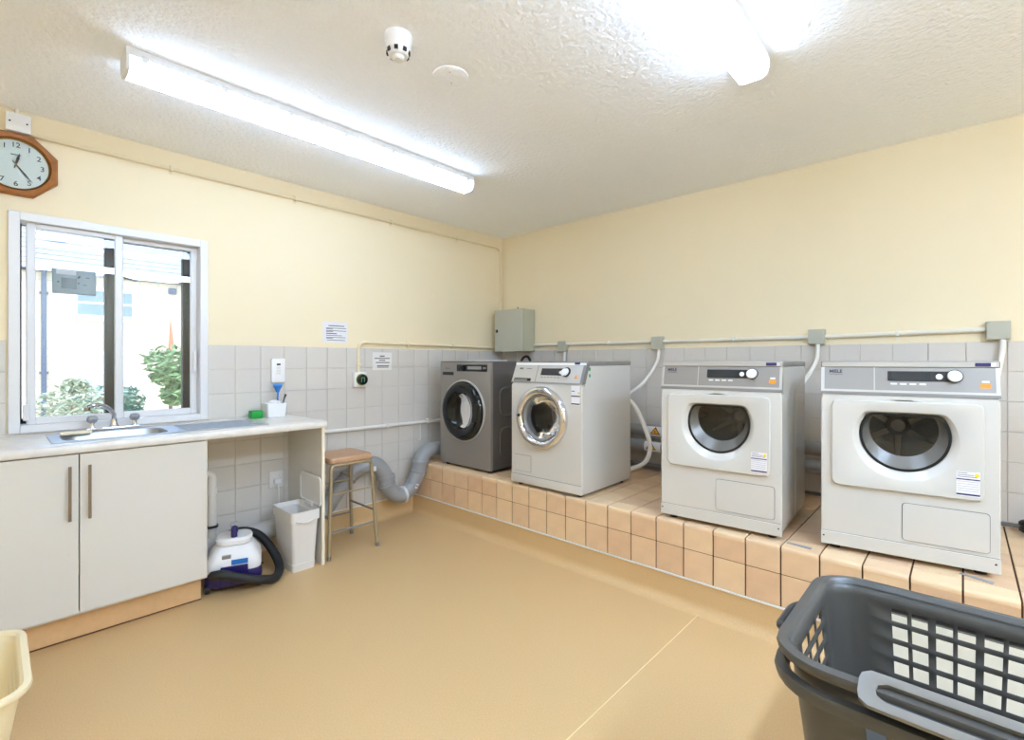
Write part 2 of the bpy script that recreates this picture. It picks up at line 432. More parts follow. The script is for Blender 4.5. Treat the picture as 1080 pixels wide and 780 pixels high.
vm = MB().box(-.007, -.004, -.008, .007, .002, .006).mesh('vent', 'black')
for k in range(8):
    o = link('vent', vm, sd); a = k*PI/4; o.location = (.0405*math.cos(a), .0405*math.sin(a), -.064); o.rotation_euler = (0, 0, a+PI/2)
cp = empty('ceiling_plate', (1.782, -2.155, CH), 0, 'flat round blank plate on the ceiling beside the smoke detector', 'blank plate')
MB().lathe([(.075, 0), (.075, -.004), (.071, -.0065)], 48).build('disc', 'ceiling', cp)
for sx in (-.028, .028): MB().lathe([(.004, -.006), (.003, -.009)], 10, lambda x, y, h: (x+sx, y-sx, h)).build('screw', 'steel_light', cp)

# ------------------------------------------------------------------ clock and blank box, conduits
ck = empty('wall_clock', (0, -3.425, 2.222), 0, 'octagonal oak wall clock with pale dial above the window', 'clock')
octo = lambda r: [(r/math.cos(PI/8)*math.cos(PI/8+k*PI/4), r/math.cos(PI/8)*math.sin(PI/8+k*PI/4)) for k in range(8)]
def ring(nm, m, loops, par, c0=False, c1=False, sm=30):
    B = MB(); B.loft([[wallB(y, z, h) for y, z in lp] for lp, h in loops], c0, c1); return B.build(nm, m, par, sm)
N = 96; o8 = lambda r: polar(octo(r), (0,0), N)
ring('frame', 'oak', [(o8(.150), 0), (o8(.150), .022), (o8(.143), .032), (circ(0,0,.127,N), .030), (circ(0,0,.123,N), .016)], ck)
ring('bezel', 'brass', [(circ(0,0,.1235,N), .016), (circ(0,0,.1225,N), .026), (circ(0,0,.117,N), .022), (circ(0,0,.117,N), .014)], ck)
fc = ring('dial', 'clockface', [(circ(0,0,.12,N), .008), (circ(0,0,.12,N), .014)], ck, True, True)
for k in range(1, 13):
    a = PI/2-k*PI/6
    text('numeral', str(k), .034, 'ink', lambda x, y, h, a=a: wallB(x+.094*math.cos(a), y+.094*math.sin(a), .0145+h), fc, bold=.0003)
MB().prism(rrect(-.018, .045, .018, .049, .001, 2), wallB, .014, .0146).build('dial_print', 'ink', fc)
def hand(nm, ang, l, wd):
    a = PI/2-math.radians(ang); d = (math.cos(a), math.sin(a)); p = (-d[1], d[0])
    pts = [(-.02, wd*.4), (l*.55, wd), (l, .0004), (l, -.0004), (l*.55, -wd), (-.02, -wd*.4)]
    MB().prism([(d[0]*q+p[0]*s_, d[1]*q+p[1]*s_) for q, s_ in pts], wallB, .017, .0185).build(nm, 'black', ck)
hand('hour_hand', 14, .058, .0055); hand('minute_hand', 143, .098, .0035)
MB().lathe([(.004, .014), (.004, .020)], 12, lambda x, y, h: wallB(x, y, h)).build('hand_pin', 'brass', ck)
MB().lathe([(.117, .0235), (.117, .0245)], 64, lambda x, y, h: wallB(x, y, h)).build('glass', 'glass', ck)

bx_ = empty('outlet_box', (0, -3.416, 2.4235), 0, 'white blank outlet box on the wall above the clock', 'outlet box')
MB().box(0, -.044, -.044, .034, .044, .044, .004, 2).build('box', 'white', bx_)
for sy in (-1, 1): MB().lathe([(.004, .034), (.0035, .036)], 10, lambda x, y, h: wallB(x+sy*.03, y, h)).build('screw', 'black', bx_)
MB().tube([(.012, -.004, .044), (.012, -.004, CH-2.4235)], .010, 10).build('conduit_stub', 'conduit', bx_)
def saddle(par, p, ax, m='conduit_cream', r=.011):
    B = MB(); x, y, z = p
    if ax == 'y': B.box(0, y-.008, z-r-.016, .004, y+.008, z+r+.016); B.box(.0, y-.008, z-r-.003, 2*r+.005, y+.008, z+r+.003, .003)
    if ax == 'x': B.box(x-.008, -.004, z-r-.016, x+.008, 0, z+r+.016); B.box(x-.008, -2*r-.005, z-r-.003, x+.008, 0, z+r+.003, .003)
    if ax == 'z': B.box(0, y-r-.016, z-.008, .004, y+r+.016, z+.008); B.box(0, y-r-.003, z-.008, 2*r+.005, y+r+.003, z+.008, .003)
    B.build('saddle_clip', m, par)
cu = empty('conduit', (0, 0, 0), 0, 'thin cream conduit running high along the window wall to the corner', 'conduit')
MB().tube(fillet([(.012, -3.372, 2.386), (.012, -.034, 2.386), (.012, -.034, 1.752)], .07, 8), .0105, 10).build('pipe', 'conduit_cream', cu)
for y in (-2.79, -2.07, -1.30, -.60): saddle(cu, (0, y, 2.386), 'y')
# conduit from rotary switch up and along to the grey cabinet
cu = empty('conduit', (0, 0, 0), 0, 'cream conduit rising from the rotary switch and bending along to the corner', 'conduit')
MB().tube(fillet([(.013, -1.592, 1.176), (.013, -1.592, 1.408), (.013, -.02, 1.392)], .07, 8), .0125, 10).build('pipe', 'conduit_cream', cu)
saddle(cu, (0, -1.592, 1.236), 'z', r=.0125)
for y in (-1.14, -.66): saddle(cu, (0, y, 1.4), 'y', r=.0125)
rs = empty('rotary_switch', (0, -1.592, 1.122), 0, 'white isolator box with round black dial and green ring on tiled wall', 'switch')
MB().box(.006, -.05, -.055, .05, .05, .055, .006, 2).build('box', 'white', rs)
MB().lathe([(.045, .05), (.045, .054)], 36, lambda x, y, h: wallB(x+.005, y, h)).build('ring', 'greenring', rs)
MB().lathe([(.042, .054), (.040, .075), (.036, .077)], 36, lambda x, y, h: wallB(x+.005, y, h)).build('dial', 'gloss_black', rs)
B = MB(); B.box(.077, -.012, -.018, .0785, -.006, .018); B.box(.077, .012, -.018, .0785, .018, .018); B.box(.077, -.012, .012, .0785, .018, .018); B.build('mark', 'greenink', rs)
def lines(par, rows, fn, m='ink'):
    for a0, a1, z, hh in rows: MB().prism([(a0, z-hh), (a1, z-hh), (a1, z+hh), (a0, z+hh)], fn, .0012, .0016).build('print_line', m, par, 0)
# notices
nt_ = empty('paper_notice', (0, -1.77, 1.475), 0, 'white printed paper notice on the cream wall above the tiles', 'notice')
MB().box(.0002, -.098, -.076, .0012, .098, .076).build('sheet', 'paper', nt_)
lines(nt_, [(-.055, .07, .047, .0028), (-.072, .085, .030, .002), (-.072, -.02, .023, .002), (-.072, .085, .011, .002), (-.072, -.02, .004, .002), (-.072, .01, -.01, .003), (-.072, .05, -.024, .002), (-.072, .078, -.038, .002), (-.072, -.02, -.045, .002), (-.066, .075, -.058, .002)], wallB)
nt_ = empty('laminated_notice', (.006, -1.38, 1.262), 0, 'pale laminated notice stuck on the wall tiles beside the rotary switch', 'notice')
MB().box(.0002, -.088, -.07, .0012, .088, .07).build('sheet', 'laminate_paper', nt_)
lines(nt_, [(-.022, .022, .04, .0045), (-.07, .07, .022, .0035), (-.028, .028, .006, .0035), (-.058, .068, -.011, .0035), (-.046, .062, -.036, .003), (-.046, .058, -.048, .003)], wallB)

# fused spur with screen, brush pot, sponge, socket
sp_ = empty('wall_controller', (.006, -2.188, 1.198), 0, 'tall white switch plate with small dark window above the worktop', 'switch')
MB().box(0, -.044, -.081, .022, .044, .081, .004, 2).build('case', 'white', sp_)
MB().box(.022, -.012, .036, .0235, .012, .048).build('window', 'black', sp_)
for z in (.018, .0, -.018): MB().box(.022, -.014, z-.006, .024, .014, z+.006, .001).build('key', 'laminate_paper', sp_)
bp_ = empty('caddy', (.062, -2.228, .896), 0, 'white plastic pot on the worktop against the wall tiles', 'pot')
lo = [(-.048, -.07, 0), (.048, -.07, 0), (.048, .07, 0), (-.048, .07, 0)]
rr_ = lambda x, y, z, r: [(a, b_, z) for a, b_ in rrect(-x, -y, x, y, r)]
MB().loft([rr_(.03, .05, .004, .01), rr_(.05, .062, .088, .012), rr_(.053, .065, .09, .012), rr_(.046, .058, 0, .012)], True, True).build('pot', 'white', bp_)
MB().lathe([(.036, .09), (.036, .098), (.015, .108), (.0, .109)], 24, None, True, False).build('cap', 'white', bp_)
br_ = empty('washing_up_brush', (.07, -2.19, .99), 0, 'blue handled washing-up brush sticking out of the white pot', 'brush')
MB().tube([(0, -.02, -.02), (.002, -.022, .03), (.005, -.02, .065)], .006, 8).build('handle', 'brushblue', br_)
MB().lathe([(.008, .065), (.014, .085), (.026, .108), (.024, .118), (.008, .122)], 20, lambda x, y, h: (x, y*1.2-.02, h)).build('head', 'brushblue', br_)
MB().tube([(0, .012, -.02), (0, .022, .02), (0, .032, .05)], [.004, .005, .008], 8).build('side_handle', 'ink', br_)
tag(MB().box(.045, -2.385, .896, .115, -2.315, .945, .008, 2).build('sponge', 'green'), 'green scouring sponge on the worktop beside the white pot', 'sponge')
so_ = empty('wall_socket', (.006, -2.198, .468), 0, 'white double socket plate low on the tiles under the worktop', 'socket')
MB().box(0, -.045, -.055, .012, .045, .055, .003, 2).build('plate', 'laminate_paper', so_)
for y in (-.022, .022): MB().box(.012, y-.006, .018, .018, y+.006, .032, .001).build('rocker', 'white', so_)
MB().box(.012, -.022, -.03, .04, .022, .005, .004).build('plug', 'white', so_)
MB().tube(bez([(.04, 0, -.02), (.05, 0, -.08), (.04, .0, -.2), (.06, -.03, -.4)]), .004, 6).build('cable', 'white', so_)

# ------------------------------------------------------------------ white pipe along the wall
wp = empty('water_pipe', (0, 0, 0), 0, 'thin white pipe running low along the tiled wall to the grey washer', 'pipe')
MB().tube([(.026, -2.09, .752), (.026, -.10, .738)], .014, 10).build('pipe', 'trimwhite', wp)
for y in (-1.95, -1.35, -.95): MB().box(.006, y-.01, .728, .042, y+.01, .768, .004).build('clip', 'trimwhite', wp)
MB().tube(fillet([(.02, -1.02, .735), (.02, -1.02, .60), (.02, -1.04, .595)], .01), .006, 8).build('drop_pipe', 'trimwhite', wp)

# ------------------------------------------------------------------ kitchen unit
XW = .545                                         # worktop front
wt = empty('worktop', (0, -2.9, .855), 0, 'pale marbled worktop with rounded front edge along the window wall', 'worktop')
WL, WR = -4.2+2.9, -2.115+.013+2.9                # local y extents
hy0, hy1, hx0, hx1 = -3.29+2.9, -2.87+2.9, .155, .435    # sink cut-out
prof = [(hx1, 0), (XW-.004, 0), (XW, .006), (XW, .028), (XW-.006, .037), (XW-.016, .04), (hx1, .04)]
B = MB(); B.prism(prof, lambda a, b_, h: (a, h, b_), WL, WR)
B.box(.0065, WL, 0, hx0, WR, .04); B.box(hx0, WL, 0, hx1, hy0, .04); B.box(hx0, hy1, 0, hx1, WR, .04); B.build('slab', 'worktop', wt)
MB().box(.0065, WR, .001, XW-.004, WR+.0015, .039).build('end_strip', 'edge', wt)
sk = empty('sink', (0, -2.9, .895), 0, 'inset stainless steel sink with bowl and long drainer under the window', 'sink')
cen = ((hx0+hx1)/2, (hy0+hy1)/2); N = 72
lp = lambda p, z: [(a, b_, z) for a, b_ in p]
bowl = lambda i: polar(rrect(hx0+.006+i, hy0+.006+i, hx1-.006-i, hy1-.006-i, .07), cen, N)
rim = [(.125, hy0-.035), (.468, hy0-.035), (.468, hy1+.02), (.125, hy1+.02)]
MB().loft([lp(polar(rim, cen, N), .0005), lp(polar(rim, cen, N), .004), lp(bowl(0), .003), lp(bowl(.004), -.01), lp(bowl(.02), -.13), lp(bowl(.05), -.142)], False, True).build('bowl', 'inox', sk)
B = MB(); B.box(.125, hy1+.02, .0005, .468, -2.415+2.9, .004); B.build('drainer', 'inox', sk)
for k in range(7): MB().box(.16+k*.042, hy1+.06, .004, .168+k*.042, -2.46+2.9, .0075, .0015).build('drainer_rib', 'inox', sk)
MB().lathe([(.028, -.141), (.028, -.136)], 24, lambda x, y, h: (x+cen[0], y+cen[1], h)).build('plug_hole', 'rubber', sk)
tag(MB().box(.168, -3.28, .8985, .205, -3.16, .914, .006, 2).build('soap_bar', 'soapcream'), 'long cream soap bar on the left rim of the sink', 'soap')
tp = empty('mixer_tap', (.085, -3.06, .8995), 0, 'chrome mixer tap with swan neck and crystal handles behind the sink', 'tap')
MB().box(-.022, -.115, 0, .022, .115, .016, .006, 2).build('body', 'chrome', tp)
MB().lathe([(.022, .016), (.016, .03), (.013, .05), (.013, .055)], 20).build('spout_base', 'chrome', tp)
MB().tube(bez([(0, 0, .05), (.004, -.004, .085), (.022, -.04, .125), (.045, -.085, .134), (.056, -.112, .126)]), .0105, 10).build('spout', 'chrome', tp)
MB().lathe([(.013, .0), (.013, .02)], 16, lambda x, y, h: (.058+x, -.115+y, .108+h)).build('nozzle', 'satin', tp)
for sy in (-1, 1):
    h_ = MB().lathe([(.013, .016), (.010, .03), (.010, .04)], 16, lambda x, y, h: (x, y+sy*.088, h)).build('valve', 'chrome', tp)
    MB().lathe([(.012, .04), (.021, .048), (.024, .06), (.019, .074), (.010, .078)], 8, lambda x, y, h: (x, y+sy*.088, h)).build('crystal_handle', 'inox', h_, 0)

XD = .528                                         # door faces
cb_ = empty('sink_cabinet', (.0, -3.24, 0), 0, 'white two-door base cabinet with steel bar handles under the sink', 'cabinet')
B = MB(); B.box(.008, -.50, .13, XD-.02, -.484, .853); B.box(.008, .484, .13, XD-.02, .50, .853); B.box(.008, -.484, .13, XD-.02, .484, .146); B.box(.008, -.484, .146, .016, .484, .70)
B.build('carcass', 'door', cb_)
MB().box(.03, .4995, .131, XD-.02, .502, .852).build('side_edge', 'edge', cb_)
for sy in (-1, 1):
    y0, y1 = (-.4985, -.002) if sy < 0 else (.002, .4985)
    d = MB().box(XD-.018, y0, .143, XD, y1, .849, .0012).build('door', 'door', cb_)
    yh = sy*.033
    MB().tube([(XD+.028, yh, .562), (XD+.028, yh, .800)], .0055, 12).build('handle_bar', 'satin', d)
    for z in (.60, .762): MB().tube([(XD, yh, z), (XD+.028, yh, z)], .004, 8).build('handle_post', 'satin', d)
    for z in (.26, .41): MB().lathe([(.004, XD), (.003, XD+.0015)], 8, lambda x, y, h: (h, x+yh, y+z)).build('hole_cap', 'door', d)
MB().box(.43, -.50, .0, .446, .49, .128).build('plinth_board', 'kick', cb_)
MB().box(.446, -.50, .0, .4475, .49, .006).build('plinth_seal', 'browngrout', cb_)
ep = empty('end_panel', (0, -2.105, 0), 0, 'white upright end panel carrying the right end of the worktop', 'panel')
MB().box(.135, -.009, .001, .50, .009, .30).box(.007, -.009, .30, .50, .009, .854).build('board', 'door', ep); MB().box(.50, -.009, .001, .5015, .009, .854).build('edge_strip', 'edge', ep)
MB().box(.007, -2.735, .81, .028, -2.118, .853).build('support_batten', 'door', wt).location = (0, 2.9, -.855)

# ------------------------------------------------------------------ waste pipes under the worktop
wpp = empty('waste_pipe', (0, 0, 0), 0, 'white waste pipe elbow dropping beside the sink cabinet', 'pipe')
MB().tube(fillet([(.09, -2.735, .588), (.09, -2.60, .588), (.09, -2.60, .20)], .04), .024, 14).build('pipe', 'trimwhite', wpp)
MB().tube([(.09, -2.60, .50), (.09, -2.60, .46)], .028, 14).build('collar', 'trimwhite', wpp)
MB().tube([(.09, -2.60, .275), (.09, -2.60, .262)], .033, 14).build('seal', 'black', wpp)
# the big grey drain pipe
R_ = .058
dp = empty('drain_pipe', (0, 0, 0), 0, 'big grey plastic drain pipe bending in waves along the window wall', 'pipe')
A_ = [(0.075, -1.864, 0.235), (0.075, -1.828, 0.282), (0.078, -1.712, 0.406), (0.09, -1.604, 0.467), (0.12, -1.501, 0.47), (0.135, -1.428, 0.365), (0.14, -1.422, 0.307), (0.145, -1.366, 0.23), (0.15, -1.282, 0.207), (0.155, -1.195, 0.267), (0.16, -1.143, 0.366), (0.16, -1.124, 0.44), (0.15, -1.06, 0.507), (0.13, -0.956, 0.523)]
path = bez([(.075, -2.73, .145), (.075, -2.45, .155), (.075, -2.10, .17), (.075, -1.95, .185)]+A_+[(.12, -.80, .515)], 7)
k0 = next(i for i, p in enumerate(path) if p.y > -1.95); k1 = next(i for i, p in enumerate(path) if p.y > -1.56)
for a, c, m_ in ((0, k0, 'ductlight'), (k0, k1, 'duct'), (k1, len(path)-1, 'duct')): MB().tube(path[a:c+1], R_*1.03, 20).build('pipe', m_, dp)
def collar(k, d, r=.070, l=.03, m='duct'):
    p = Vector(A_[k]); d = Vector(d).normalized(); MB().tube([p-d*l/2, p-d*l*.3, p+d*l*.3, p+d*l/2], [r*.97, r, r, r*.97], 24).build('collar', m, dp)
collar(5, (.05, .1, -1)); collar(6, (.05, .3, -1), .068, .014); collar(8, (0, 1, .1), .069, .022, 'ductlight'); collar(9, (0, .6, .8), .0655, .012)
collar(11, (0, .1, 1)); collar(10, (0, .25, 1), .068, .014); collar(2, (0, .7, .7), .067, .02)
B = MB(); B.box(.155, -1.565, .44, .182, -1.54, .475); B.build('sticker', 'paper', dp)
B = MB(); B.box(.2, -1.21, .25, .215, -1.18, .285); B.build('sticker', 'paper', dp)

# ------------------------------------------------------------------ bin
bn = empty('pedal_bin', (.365, -2.215, 0), 0, 'tall white plastic bin with its lid flipped open under the worktop', 'bin')
rl = lambda x, y, z, r=.02: [(a, b_, z) for a, b_ in rrect(-x, -y, x, y, r)]
MB().loft([rl(.125, .070, .33), rl(.135, .078, .335), rl(.145, .085, .36), rl(.148, .088, .36), rl(.148, .088, .30), rl(.138, .080, .298), rl(.120, .069, .045), rl(.122, .071, .042), rl(.119, .069, .0)], False, True).build('body', 'binwhite', bn)
MB().loft([rl(.124, .069, .331), rl(.118, .068, .06)], False, True).build('inner_wall', 'binwhite', bn)
ld = MB().loft([[(a, .086+h, z) for a, z in rrect(-.145, .362, .145, .545, .03)] for h in (.008, 0)]+[[(a, .086-.002, z) for a, z in rrect(-.132, .375, .132, .532, .025)], [(a, .086+.003, z) for a, z in rrect(-.128, .379, .128, .528, .022)]], True, True).build('lid', 'binwhite', bn)
MB().box(-.05, .072, .352, .05, .088, .372, .003).build('hinge', 'clear', bn)
MB().tube(bez([(.1485, -.06, .31), (.152, 0, .292), (.1485, .06, .31)]), .004, 6).build('pedal_lip', 'binwhite', bn)

# ------------------------------------------------------------------ stool
st = empty('stool', (.292, -1.878, 0), 0, 'tall metal stool with square brown vinyl seat beside the end panel', 'stool')
sq = lambda h, z, r: [(a, b_, z) for a, b_ in rrect(-h, -h, h, h, r)]
MB().loft([sq(.145, .596, .018), sq(.153, .602, .022), sq(.155, .622, .022), sq(.150, .634, .022), sq(.125, .639, .02)], True, True).build('seat', 'vinylbrown', st)
for sx in (-1, 1):
    for sy in (-1, 1):
        MB().tube([(sx*.172, sy*.172, .012), (sx*.145, sy*.145, .55)], .0125, 10).build('leg', 'stoolmetal', st)
        MB().tube([(sx*.173, sy*.173, 0), (sx*.172, sy*.172, .025)], .0135, 10).build('rubber_foot', 'lidgrey', st)
    MB().tube(fillet([(sx*.145, -.145, .545), (sx*.144, -.142, .586), (sx*.144, .142, .586), (sx*.145, .145, .545)], .04), .0125, 10).build('seat_rail', 'stoolmetal', st)
    MB().tube([(sx*.151, -.151, .405), (sx*.151, .151, .405)], .007, 8).build('rung', 'stoolmetal', st)
    MB().tube([(sx*.160, -.160, .165), (sx*.160, .160, .165)], .007, 8).build('rung', 'lidgrey', st)
for sy in (-1, 1):
    MB().tube([(-.152, sy*.152, .25), (.152, sy*.152, .25)], .007, 8).build('rung', 'lidgrey', st)

# ------------------------------------------------------------------ vacuum cleaner
vc = empty('vacuum_cleaner', (.375, -2.565, 0), math.radians(-20), 'small white and dark blue tub vacuum cleaner with black hose', 'vacuum cleaner')
vr = lambda x, y, z, r: [(a, b_, z) for a, b_ in rrect(-x, -y, x, y, r)]
MB().loft([vr(.105, .12, .025, .06), vr(.126, .136, .045, .05), vr(.128, .138, .10, .05), vr(.124, .132, .115, .045)], True, True).build('base', 'vacblue', vc)
MB().loft([vr(.124, .132, .1155, .045), vr(.127, .135, .13, .045), vr(.122, .13, .175, .045), vr(.086, .09, .236, .05), vr(.08, .084, .24, .05)], True, True).build('tub', 'vacwhite', vc)
MB().loft([vr(.07, .075, .24, .05), vr(.083, .088, .247, .058), vr(.085, .09, .268, .06), vr(.078, .082, .28, .058)], True, True).build('lid', 'vacwhite', vc)
MB().box(.126, -.06, .05, .133, .07, .150, .003).build('front_panel', 'vacblue', vc)
MB().box(.122, -.010, .152, .1275, .07, .180, .002).build('name_label', 'blue', vc)
MB().box(.100, -.055, .185, .117, -.012, .205, .002).build('crest', 'steel', vc)
MB().tube(fillet([(.045, 0, .27), (.05, 0, .325), (-.05, 0, .325), (-.045, 0, .27)], .03), .016, 12).build('carry_handle', 'vacblue', vc)
MB().box(-.03, -.02, .331, .03, .02, .343, .004).build('switch_cap', 'steel_light', vc)
for sy in (-1, 1):
    for sx in (-1, 1):
        MB().lathe([(.024, -.012), (.026, 0), (.024, .012)], 20, lambda x, y, h: (sx*.08+x, sy*.125+h, .027+y)).build('castor', 'black', vc)
hs = [(.47, -2.705, .115), (.53, -2.67, .13), (.555, -2.60, .10), (.575, -2.50, .062), (.545, -2.41, .036), (.44, -2.345, .05), (.33, -2.345, .12), (.235, -2.39, .20), (.20, -2.48, .235), (.235, -2.58, .225), (.30, -2.62, .20)]
inv = Matrix.Translation((.375, -2.565, 0)) @ Matrix.Rotation(math.radians(-20), 4, 'Z'); inv.invert()
hp = bez([inv @ Vector(p) for p in hs], 14)
MB().tube(hp, [.0235+.0012*(i % 2) for i in range(len(hp))], 12).build('hose', 'rubber', vc, 60)
cp_ = bez([inv @ Vector(p) for p in [(.30, -2.44, .05), (.22, -2.36, .012), (.16, -2.42, .02), (.10, -2.50, .03), (.16, -2.62, .012)]], 8)
MB().tube(cp_, .005, 6).build('power_cord', 'rubber', vc)

# ------------------------------------------------------------------ grey cabinet in the corner, junction boxes
gc = empty('control_cabinet', (.262, 0, 1.355), 0, 'grey metal control cabinet mounted in the corner above the machines', 'cabinet')
MB().box(-.175, -.168, 0, .175, -.0065, .392).build('body', 'cabgrey_side', gc)
d = MB().box(-.177, -.188, -.003, .177, -.170, .395, .002).build('door', 'cabgrey', gc)
MB().lathe([(.013, .188), (.013, .193), (.006, .194)], 16, lambda x, y, h: (x-.145, -h, y*1.3+.195)).build('lock', 'black', d)
MB().box(.172, -.1705, 0, .1765, -.1675, .392).build('hinge_gap', 'seam', gc)
MB().tube([(-.02, -.03, .392), (-.02, -.03, .43)], .006, 8).build('cable_gland', 'oakdark', gc)
tag(MB().tube(bez([(.34, -.10, 1.05), (.33, -.09, 1.22), (.36, -.08, 1.295), (.42, -.08, 1.30), (.46, -.09, 1.22), (.46, -.10, 1.05)]), .012, 10).build('black_hose', 'rubber'), 'black hose looping up behind the grey washer', 'hose')
JB = [(.779, 1.394, .048, 'smallest grey junction box, nearest the control cabinet'), (1.685, 1.401, .05, 'grey junction box on the wall between washer and first dryer'), (2.738, 1.412, .047, 'grey junction box on the wall above the gap between the dryers'), (3.531, 1.417, .047, 'grey junction box at the right end of the wall conduit')]
for x, z, h, lb in JB:
    j = empty('junction_box', (x, 0, z), 0, lb, 'junction box', 'grey junction boxes on the wall conduit')
    MB().box(-.045, -.042, -h, .045, -.0, h, .004, 2).build('box', 'boxgrey', j)
    MB().prism(rrect(-.041, -h+.004, .041, h-.004, .02), wallA, .042, .046).build('cover', 'boxgrey', j)
cu = empty('conduit', (0, 0, 0), 0, 'cream conduit running level along the wall above the machines', 'conduit')
xe = [.438]+[v for x, *_ in JB for v in (x-.045, x+.045)]
for a, c in zip(xe[0::2], xe[1::2]):
    MB().tube([(a, -.014, 1.412), (c, -.014, 1.412 if c < 2.8 else 1.424)], .0125, 10).build('pipe', 'conduit', cu)
for x in (1.24, 2.24, 3.13): saddle(cu, (x, 0, 1.416), 'x', 'conduit', .0125)

def hose(label, pts, r, m='trimwhite', nm='hose'): return tag(MB().tube(bez(pts, 10), r, 10).build(nm, m, None, 60), label, 'hose')
hose('white pipe dropping from the junction box behind the white washer', [(.80, -.025, 1.346), (.80, -.03, 1.25), (.80, -.035, 1.0)], .012)
hose('white flexible hose slanting down from the junction box beside the first dryer', [(1.70, -.03, 1.351), (1.69, -.05, 1.25), (1.62, -.12, 1.10), (1.52, -.2, 1.0), (1.40, -.26, .90)], .013)
hose('thick white drain hose curving beside the white washer', [(1.62, -.44, 1.02), (1.72, -.43, .94), (1.81, -.43, .76), (1.83, -.43, .66), (1.79, -.43, .56), (1.68, -.44, .50)], .015)
hose('white pipe dropping from the junction box between the two dryers', [(2.745, -.03, 1.365), (2.742, -.05, 1.27), (2.70, -.14, 1.15), (2.60, -.25, 1.0)], .012)
hose('white hose hanging down the right side of the first dryer', [(2.865, -.33, .84), (2.85, -.36, .78), (2.835, -.38, .66), (2.84, -.38, .56), (2.85, -.36, .50), (2.845, -.40, .455)], .008)
hose('short white hose end lying on the plinth between the dryers', [(2.85, -.33, .445), (2.90, -.30, .46), (2.93, -.26, .49)], .012)
hose('white flexible pipe dropping from the rightmost junction box', [(3.548, -.03, 1.37), (3.545, -.04, 1.30), (3.53, -.06, 1.2), (3.50, -.1, 1.0)], .012)
for z, y, m_, lb in ((.735, -.10, 'yelloworange', 'upper grey steel pipe with hazard sticker behind the machines'), (.625, -.13, 'yellow', 'lower grey steel pipe with hazard sticker behind the machines')):
    p_ = empty('steel_pipe', (1.8, y, z), 0, lb, 'pipe')
    MB().tube([(-.55, 0, 0), (1.12, 0, 0)], .045, 16).build('pipe', 'duct', p_)
    B = MB()
    arc = [(math.sin(t), math.cos(t)) for t in [math.radians(v) for v in (35, 55, 75, 95, 115, 135)]]
    B.loft([[(x, -.0462*s_, .0462*c_) for s_, c_ in arc] for x in (-.15, -.02)], closed=False); B.build('sticker', 'paper', p_)
    x0 = -.115 if m_ == 'yelloworange' else -.135
    def tri(x0_, w_, z0_, z1_, r_, nm_, mm):
        rows = []
        for q in range(9):
            f_ = q/8; z_ = z0_+(z1_-z0_)*f_; xa = x0_+w_/2*f_*.97; xb = x0_+w_-w_/2*f_*.97; y_ = -math.sqrt(r_*r_-z_*z_); rows.append([(xa, y_, z_), (xb, y_, z_)])
        MB().loft(rows, closed=False).build(nm_, mm, p_, 0)
    tri(x0, .082, -.018, .036, .0468, 'hazard_border', 'black'); tri(x0+.010, .062, -.013, .027, .0474, 'hazard_triangle', m_)
    MB().box(x0+.038, -.0495, -.006, x0+.044, -.0470, .008).build('hazard_mark', 'ink', p_)
p_ = empty('copper_pipe', (1.8, -.06, .47), 0, 'thin grey pipe along the foot of the wall behind the machines', 'pipe')
MB().tube([(-.6, 0, 0), (.4, 0, -.005)], .014, 10).build('pipe', 'steel', p_); MB().tube([(-.6, .01, -.03), (.4, .01, -.03)], .009, 8).build('lower_pipe', 'steel', p_)

